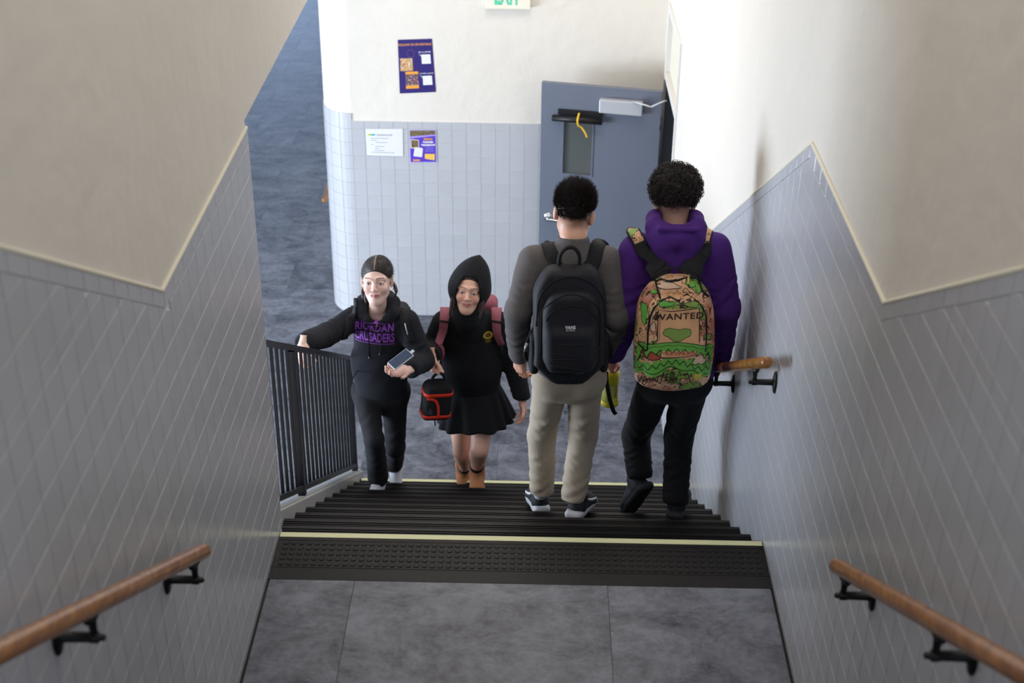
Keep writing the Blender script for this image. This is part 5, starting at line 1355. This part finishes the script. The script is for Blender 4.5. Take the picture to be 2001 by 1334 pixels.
# emblem: yellow sun ring with a purple centre
def pr4(nm, geo, mt, off=.0015): return decal(nm, geo[0], geo[1], b4, at(953, 660, 2.40), (1, 0, 0), V((0, .15, 1)), mt, e, B, off, .008)
P_ = []
for k in range(48): a = 2*PI*k/48; r_ = .0235+.0065*(1 if k % 4 in (0,) else (.45 if k % 4 in (1, 3) else -.35)); P_.append((r_*math.cos(a), r_*math.sin(a)))
I_ = [(.016*math.cos(2*PI*k/48), .016*math.sin(2*PI*k/48)) for k in range(48)]
pr4('emblem', (P_+I_, [(k, (k+1) % 48, 48+(k+1) % 48, 48+k) for k in range(48)]), M_YELLOWPR)
pr4('emblem', ([(.0145*math.cos(2*PI*k/24), .0145*math.sin(2*PI*k/24)) for k in range(24)], [tuple(range(24))]), mat('plum_print', (88, 44, 66), .7), .0012)
pr4('emblem', ([(-.003, -.011), (.003, -.011), (.003, 0), (.010, .002), (.007, .009), (0, .005), (-.007, .009), (-.010, .002), (-.003, 0)], [tuple(range(9))]), mat('rose_print', (196, 120, 110), .7), .0022)
g1 = fit(text_geo('ARCH RIOR', .01, .0002), .034, 0, -.037, .0065); pr4('lettering', g1, M_YELLOWPR)
g1 = fit(text_geo('DAN HS', .01, .0001), .018, 0, -.047, .004); pr4('lettering', g1, M_YELLOWPR)
for P_ in ([(914, 622), (914, 640), (915, 652)], [(921, 622), (922, 636), (921, 644)]):
    q = onchest(P_, b4, .003); tubeo('drawstring', [p-B for p in smoothpath(q, 3)], .0026, M_BLACKFL, e, 6)
# dusty pink backpack
BG = Matrix.Translation((J['shL']+J['shR'])/2+V((.01, .19, -.12)))
bag = empty('backpack', 'dusty pink backpack on the shoulders of the girl with the hood up', 'backpack', BG.translation); Bb = BG.translation
s = Vol((-.2, -.14, -.28), (.2, .14, .28), .008); s.box((0, 0, 0), (.140, .070, .20), .05); s.wrinkle(.002); vv, ff = s.mesh(); np_mesh('bag_body', vv, ff, M_PINK, bag, BG, Bb)
def over_shoulder(shp, sg, bvh, off, inn=.045, drop=.24):
    pts_ = [V((-sg*(inn+.01), .12, -.03)), V((-sg*inn, .07, .06)), V((-sg*inn, .0, .10)), V((-sg*inn, -.07, .075)), V((-sg*(inn-.01), -.13, .0)), V((-sg*(inn-.025), -.15, -.09)), V((-sg*(inn-.05), -.14, -.17)), V((-sg*(inn-.075), -.11, -drop))]
    return snap_path([shp+p for p in smoothpath(pts_, 4)], bvh, off)
for sg, shp in ((-1, J['shR']), (1, J['shL'])):
    q, ns = over_shoulder(shp, sg, b4, .010, inn=.006, drop=.20); q, ns = q[:23], ns[:23]
    n = len(q); bag_strap('shoulder_strap', q, [.060-.026*(k/n)**2 for k in range(n)], .014, M_PINK, bag, Bb, ns)
    k = 13; bag_strap('slide_buckle', [q[k]+V((-.032, 0, .006))+ns[k]*.010, q[k]+V((.032, 0, -.004))+ns[k]*.010], .012, .006, M_NYLON2, bag, Bb, ns[k])
    bag_strap('strap_tail', [q[-1], q[-1]+V((sg*.004, -.004, -.06))], .014, .004, M_NYLON2, bag, Bb, V((0, -1, 0)))
# lunch bag held at her side
LM = Matrix.Translation(at(853, 779, 2.34)) @ Matrix.Rotation(.10, 4, 'Y') @ Matrix.Rotation(.28, 4, 'Z')
lb = empty('lunch_bag', 'black lunch bag with red-orange zip bands held by the girl in the skirt', 'lunch bag', LM.translation); Lb = LM.translation
s = Vol((-.12, -.10, -.17), (.12, .10, .17), .004)
def fx(x, y, z, h): 
    w_ = .083-.022*np.clip((z-.06)/.06, 0, 1)**2; return w_, .058-.012*np.clip((z-.06)/.06, 0, 1)**2, h[2]
s.box((0, 0, 0), (.085, .06, .122), .030, fx=fx); s.wrinkle(.0012, (40, 40, 30))
lv, lf = s.mesh(); np_mesh('bag_body', lv, lf, M_LUNCH, lb, LM, Lb); bl = bvh_of(lv, lf)
def around(z, a0, a1, dz=0, n=30):
    out = []
    for k in range(n+1):
        a = a0+(a1-a0)*k/n; d = V((math.sin(a), -math.cos(a), 0)); o_ = d*.25+V((0, 0, z+dz*math.sin(a))); h = bl.ray_cast(o_, -d); 
        if h[0]: out.append(h[0]+d*.0015)
    return out
def bandL(nm, pts, w, mt):
    nrm = [V((p.x*1.0/.085**2, p.y/.06**2, 0)).normalized() for p in pts]
    return bag_strap(nm, [LM @ p for p in pts], w, .006, mt, lb, Lb, [(LM.to_3x3() @ n) for n in nrm])
bandL('zip_band', around(.058, -1.9, 1.9), .020, M_RED); bandL('zip_band', around(-.088, -1.9, 1.9), .018, M_RED)
P_ = [(-.070, .036), (-.04, .034), (-.015, .018), (.000, -.02), (.005, -.065), (.006, -.085)]
q = []
for x, z in smooth_xy if False else P_:
    h = bl.ray_cast(V((x, -.3, z)), V((0, 1, 0))); q.append((h[0] if h[0] else V((x, -.06, z)))+V((0, -.002, 0)))
bag_strap('zip_band', [LM @ p for p in smoothpath(q, 5)], .014, .006, M_RED, lb, Lb, LM.to_3x3() @ V((0, -1, 0)))
tubeo('handle', [LM @ V(p)-Lb for p in smoothpath([(-.035, 0, .118), (-.030, 0, .15), (0, 0, .175), (.030, 0, .15), (.035, 0, .118)], 5)], .009, M_NYLON2, lb, 8, flat=((0, 1, 0), .5))
tubeo('zip_pull', [LM @ V(p)-Lb for p in ((-.015, -.064, -.105), (-.012, -.070, -.135))], .004, M_IRON, lb, 6)
tri = [V((x, -.3, z)) for x, z in ((-.062, -.062), (-.030, -.068), (-.045, -.02))]
tri = [bl.ray_cast(p, V((0, 1, 0)))[0]+V((0, -.0015, 0)) for p in tri]
pd('logo', [LM @ p-Lb for p in tri], [(0, 1, 2)], mat('slate_print', (62, 66, 80), .6), lb)

# ================================================================== far wall: door, signs
hg = V((.905, 5.08, ZF)); fe = V((.050, 5.25, ZF)); dx = (fe-hg).normalized(); dw = (fe-hg).length
# local frame of the open leaf: x from hinge to free edge, y away from the viewer, z up
DM = frame(hg, dx, UP.cross(dx), UP)
if (DM.to_3x3() @ V((0, 1, 0))).y > 0: fy = -1
else: fy = 1          # sign of local y that faces the viewer
M_DOOR = mat('slate_grey_door_paint', (104, 110, 124), .38, .03, 4, .06, 30); M_SILVER = mat('silver_closer_paint', (196, 198, 204), .35, metal=.3); M_CHROME = mat('chrome', (200, 204, 210), .18, metal=1)
M_DARKFR = mat('dark_door_frame', (52, 56, 66), .4)
d = empty('door', 'open grey steel door with a narrow wired glass and a closer', 'door', mtx=DM)
def dbox(nm, x0, x1, z0, z1, y0, y1, mt, par=d, bev=.0):
    return boxo(nm, (x0, min(fy*y0, fy*y1), z0), (x1, max(fy*y0, fy*y1), z1), mt, par, bev)
bm = bmesh.new(); DH = 2.035
gx0, gx1, gz0, gz1 = .49, .70, 1.35, 1.76
for (a, b_, c, q) in ((0, gx0, .01, DH), (gx1, dw, .01, DH), (gx0, gx1, .01, gz0), (gx0, gx1, gz1, DH)): box(bm, (a, min(0, -fy*.045), c), (b_, max(0, -fy*.045), q))
bmesh.ops.remove_doubles(bm, verts=bm.verts[:], dist=.0001)
bm_obj('leaf', bm, M_DOOR, d)
for (a, b_, c, q) in ((gx0-.012, gx0, gz0-.012, gz1+.012), (gx1, gx1+.012, gz0-.012, gz1+.012), (gx0, gx1, gz0-.012, gz0), (gx0, gx1, gz1, gz1+.012)): dbox('glass_stop', a, b_, c, q, 0, .006, M_DOOR)
M_GL = mat('wired_glass', (128, 134, 132), .1); M_GL.node_tree.nodes['Principled BSDF'].inputs['Transmission Weight'].default_value = .6
g = dbox('pane', gx0, gx1, gz0, gz1, -.024, -.018, M_GL)
bm = bmesh.new()
for k in range(-14, 16):
    for sgn in (-1, 1):
        P_ = []
        for t in range(2): x_ = gx0+k*.0254+(0 if t == 0 else (gz1-gz0)*sgn*.6); P_.append((x_, gz0 if t == 0 else gz1))
        (xa, za), (xb, zb) = P_
        if xa == xb: continue
        t0, t1 = 0., 1.
        for lim, s_ in ((gx0, 1), (gx1, -1)):
            fa = (xa-lim)*s_; fb = (xb-lim)*s_
            if fa < 0 and fb < 0: t0 = 2; break
            if fa < 0: t0 = max(t0, fa/(fa-fb))
            elif fb < 0: t1 = min(t1, fa/(fa-fb))
        if t0 < t1: tube(bm, [(xa+(xb-xa)*t0, -fy*.021, za+(zb-za)*t0), (xa+(xb-xa)*t1, -fy*.021, za+(zb-za)*t1)], .0006, 3)
o = bm_obj('glass_wire', bm, M_TIP, d); o['kind'] = 'stuff'
# rolled shade on its bracket with the yellow tie
dbox('shade_bracket', .42, .745, 1.815, 1.85, 0, .02, M_IRON, bev=.003)
tubeo('rolled_shade', [(.415, fy*.04, 1.79), (.78, fy*.04, 1.79)], .024, M_IRON, d, 14)
tubeo('yellow_tie', smoothpath([(.585, fy*.03, 1.84), (.59, fy*.068, 1.80), (.585, fy*.062, 1.755), (.565, fy*.05, 1.74), (.535, fy*.05, 1.70), (.52, fy*.05, 1.665)], 4), .007, mat('yellow_ribbon', (230, 180, 40), .5), d, 8, flat=((0, 1, 0), .3))
dbox('closer_body', .13, .44, 1.86, 1.96, 0, .055, M_SILVER, bev=.006)
tubeo('closer_arm', [(.20, fy*.05, 1.965), (.17, fy*.07, 1.970), (.055, fy*.15, 1.972)], .011, M_SILVER, d, 8, flat=((0, 0, 1), .4))
tubeo('closer_arm', [(.055, fy*.15, 1.972), (-.02, fy*.10, 2.0), (-.045, fy*.10, 2.01)], .007, M_SILVER, d, 8)
bm = bmesh.new(); lathe(bm, [(.036, 0), (.036, .004), (.030, .009), (.014, .012), (.012, .04), (.014, .046)], Matrix.Translation((.80, 0, .985)) @ Matrix.Rotation(fy*-PI/2, 4, 'X'), 22)
bm_obj('handle_rose', bm, M_CHROME, d, True)
tubeo('lever', smoothpath([(.80, fy*.045, .985), (.77, fy*.05, .984), (.72, fy*.048, .978), (.685, fy*.046, .97)], 4), .0105, M_CHROME, d, 10)
for z in (.25, 1.05, 1.80): tubeo('hinge', [(-.004, fy*.006, z-.05), (-.004, fy*.006, z+.05)], .008, M_DARKFR, d, 8)
# frame and transom in the right wall
def wbox(nm, y0, y1, z0, z1, x0, x1, mt, bev=.0):
    o = boxo(nm, (x0, y0, z0), (x1, y1, z1), mt, None, bev); return o
fz = ZF+2.06
bm = bmesh.new()
box(bm, (XR-.006, DY0-.0, ZF), (XR+.12, DY0+.05, .67), .003); box(bm, (XR-.006, DY1-.03, fz), (XR+.12, DY1+.03, .67), .003); box(bm, (XR-.006, DY0+.05, .61), (XR+.12, DY1-.03, .67), .003); box(bm, (XR-.006, DY0+.05, fz+.02), (XR+.12, DY1-.03, fz+.06), .003)
w = bm_obj('trim_3', bm, M_WHITEPAINT); w['kind'] = 'structure'
bm = bmesh.new(); box(bm, (XR+.03, DY0+.05, fz+.06), (XR+.045, DY1-.03, .61)); w = bm_obj('window_2', bm, M_BEAD); w['kind'] = 'structure'
bm = bmesh.new(); box(bm, (XR-.004, DY1-.16, ZF), (XR+.14, DY1+.03, fz), .003); box(bm, (XR+.02, DY0+.05, fz-.03), (XR+.14, DY1-.1, fz+.02), .003); w = bm_obj('door_frame', bm, M_DARKFR); w.name = 'trim_4'; w['kind'] = 'structure'
bm = bmesh.new(); box(bm, (XR+.9, 3.6, ZF), (XR+1.0, 6.0, 1.2)); w = bm_obj('wall_beyond_door', bm, M_BEAD); w['kind'] = 'structure'

# posters and papers
YP = YF-.0035
def poster(nm, label, cat, px4, lay, YP=YF-.0035):
    """flat sheet whose four corners (bottom-left first) are on the wall, (x,z); lay(u,v)->place"""
    (ax, az), (bx, bz), (cx_, cz_), (dx_, dz_) = px4
    def P3(u, v, off=0): return V((ax*(1-u)*(1-v)+bx*u*(1-v)+cx_*u*v+dx_*(1-u)*v, YP-off, az*(1-u)*(1-v)+bz*u*(1-v)+cz_*u*v+dz_*(1-u)*v))
    O_ = V((ax, YP, az)); e_ = empty(nm, label, cat, O_)
    def piece(n2, poly, mt, lvl=1, fs=None):
        off = .0008*lvl
        return pd(n2, [P3(u, v, off)-O_ for u, v in poly], fs or [tuple(range(len(poly)))], mt, e_)
    lay(piece, P3, e_, O_); return e_
M_NV = mat('deep_blue_print', (50, 40, 110), .35); M_ORP = mat('orange_print', (236, 160, 62), .5); M_WH = mat('sheet_white', (226, 226, 230), .6); M_GY = mat('grey_print', (150, 150, 160), .6); M_TXT = mat('text_grey_print', (120, 124, 140), .6)
def rectp(u0, v0, u1, v1): return [(u0, v0), (u1, v0), (u1, v1), (u0, v1)]
def txt(piece, s_, u0, v0, u1, v1, mt, lvl=3, bold=.002):
    g_ = text_geo(s_, .1, bold); g_ = fit(g_, u1-u0, (u0+u1)/2, (v0+v1)/2, v1-v0); piece('lettering', g_[0], mt, lvl, g_[1])
def photo_mat(nm, cols, sc):
    m_ = bpy.data.materials.new(nm); m_.use_nodes = True; nt = m_.node_tree; N = nt.nodes; b = N['Principled BSDF']; b.inputs['Roughness'].default_value = .5
    tc = N.new('ShaderNodeTexCoord'); n = N.new('ShaderNodeTexNoise'); n.inputs['Scale'].default_value = sc; n.inputs['Detail'].default_value = 3; nt.links.new(tc.outputs['Object'], n.inputs['Vector'])
    c = N.new('ShaderNodeValToRGB'); nt.links.new(n.outputs[0], c.inputs[0]); c.color_ramp.interpolation = 'CONSTANT'
    for k, q in enumerate(cols): e_ = c.color_ramp.elements.new(.30+.42*k/len(cols)); e_.color = (*S2L(q), 1)
    nt.links.new(c.outputs[0], b.inputs['Base Color']); return m_
PH1 = photo_mat('printed_photo_warm', [(90, 60, 120), (220, 140, 90), (230, 170, 110), (120, 140, 70), (230, 225, 225), (70, 60, 130)], 60)
PH2 = photo_mat('printed_photo_team', [(40, 36, 44), (110, 70, 140), (70, 90, 50), (150, 60, 70), (180, 180, 190), (90, 120, 60)], 80)
PH3 = photo_mat('printed_photo_dark', [(50, 44, 60), (90, 80, 70), (150, 130, 60), (60, 50, 80), (120, 110, 120)], 90)
k_ = .909
def lay1(piece, P3, e_, O_):
    piece('sheet', rectp(0, 0, 1, 1), M_NV, 1)
    txt(piece, 'FOLLOW US ON SOCIALS!', .01, .885, .97, .925, M_ORP, 2)
    n = 20; ring = [(.36+.11*math.cos(2*PI*k/n), .74+.075*math.sin(2*PI*k/n)) for k in range(n)]+[(.36+.10*math.cos(2*PI*k/n), .74+.068*math.sin(2*PI*k/n)) for k in range(n)]
    piece('ring_print', ring, mat('dim_orange_print', (130, 84, 90), .5), 2, [(k, (k+1) % n, n+(k+1) % n, n+k) for k in range(n)])
    piece('photo_print', rectp(.04, .42, .40, .655), PH1, 2); piece('photo_print', rectp(.18, .14, .54, .36), PH2, 2)
    piece('orange_bar', rectp(.18, .355, .54, .405), M_ORP, 3); piece('orange_bar', rectp(.18, .085, .54, .145), M_ORP, 3)
    piece('white_card', rectp(.66, .54, .92, .715), M_WH, 2); piece('white_card', rectp(.66, .14, .92, .315), M_WH, 2)
    txt(piece, 'ahr_x_riordan', .58, .745, .94, .778, M_WH, 2); txt(piece, 'riordan_sports', .58, .345, .97, .375, M_WH, 2)
    for v0 in (.70, .30): piece('arrow_print', [(.58, v0+.03), (.60, v0+.03), (.615, v0), (.66, v0-.02), (.66, v0-.005), (.62, v0+.01)], M_WH, 2)
q4 = lambda L_: [(x*k_, z*k_) for x, z in L_]
poster('poster', 'tall dark blue poster about socials high on the far wall', 'poster', q4([(-1.099, -.091), (-.803, -.073), (-.828, .37), (-1.102, .357)]), lay1, YF+TT-.002)
def lay2(piece, P3, e_, O_):
    piece('sheet', rectp(0, 0, 1, 1), M_WH, 1)
    piece('logo_bar', rectp(.05, .75, .12, .81), mat('yellow_bar', (226, 200, 60), .5), 2); piece('logo_bar', rectp(.12, .75, .19, .81), mat('green_bar', (90, 190, 130), .5), 2); piece('logo_bar', rectp(.19, .75, .25, .81), mat('teal_bar', (60, 160, 190), .5), 2)
    txt(piece, 'INFORMATION FOR STUDENTS', .30, .74, .72, .80, M_TXT, 2, 0)
    rnd = random.Random(3)
    for r_, (a, b_) in enumerate(((.14, .62), (.14, .30), (.26, .58), (.14, .20), (.24, .50), (.24, .34), (.22, .48), (.12, .76))): piece('text_line', rectp(a, .64-.075*r_, b_, .657-.075*r_), M_GY, 2)
poster('notice', 'white landscape notice taped to the grey tile left of the purple flyer', 'notice', q4([(-1.389, -.630), (-1.086, -.634), (-1.083, -.391), (-1.392, -.396)]), lay2)
def lay3(piece, P3, e_, O_):
    piece('sheet', rectp(0, 0, 1, 1), mat('lilac_border', (196, 190, 240), .5), 1); piece('violet_field', rectp(.03, .02, .97, .98), mat('violet_print', (88, 62, 190), .4), 2)
    piece('photo_print', [(.03, .80), (.97, .86), (.97, .98), (.03, .98)], PH3, 3); piece('lilac_band', [(.03, .74), (.97, .82), (.97, .86), (.03, .80)], mat('lilac_print', (170, 150, 240), .5), 3)
    piece('photo_frame', [(.04, .44), (.36, .42), (.36, .70), (.05, .72)], mat('cream_print', (220, 206, 180), .5), 3); piece('photo_print', [(.08, .47), (.33, .45), (.33, .68), (.08, .69)], PH3, 4)
    piece('white_card', [(.14, .20), (.46, .17), (.50, .45), (.20, .48)], M_WH, 5)
    txt(piece, 'RIORDAN', .54, .69, .86, .75, M_ORP, 4, .008); txt(piece, 'SUMMER', .50, .60, .90, .66, M_WH, 4, .01); txt(piece, 'PROGRAMS', .44, .51, .96, .57, M_WH, 4, .01)
    for r_ in range(4): piece('text_line', rectp(.58, .46-.04*r_, .90, .468-.04*r_), mat('pale_violet', (170, 160, 230), .5), 4)
    piece('yellow_box', [(.56, .12), (.92, .07), (.93, .27), (.56, .27)], mat('yellow_print_2', (240, 196, 90), .5), 4); piece('orange_button', rectp(.12, .05, .38, .10), M_ORP, 4)
poster('flyer', 'small violet flyer with photos on the tile below the dark blue poster', 'flyer', q4([(-1.032, -.688), (-.805, -.684), (-.808, -.395), (-1.033, -.399)]), lay3)
# exit sign
xe0, xe1, ze0 = -.360, -.040, .572
ex_ = empty('exit_sign', 'cream exit sign with green letters at the top of the far wall', 'exit sign', (xe0, YF+TT, ze0))
bm = bmesh.new(); box(bm, (0, -.045, 0), (xe1-xe0, .0, .20), .006); bm_obj('sign_box', bm, mat('cream_plastic', (236, 230, 212), .5), ex_)
g_ = fit(text_geo('EXIT', .1, .003), .185, .155, .108, .150)
pd('lettering', [(x, -.0462, z) for x, z in g_[0]], g_[1], mat('green_letter', (96, 206, 168), .5), ex_)
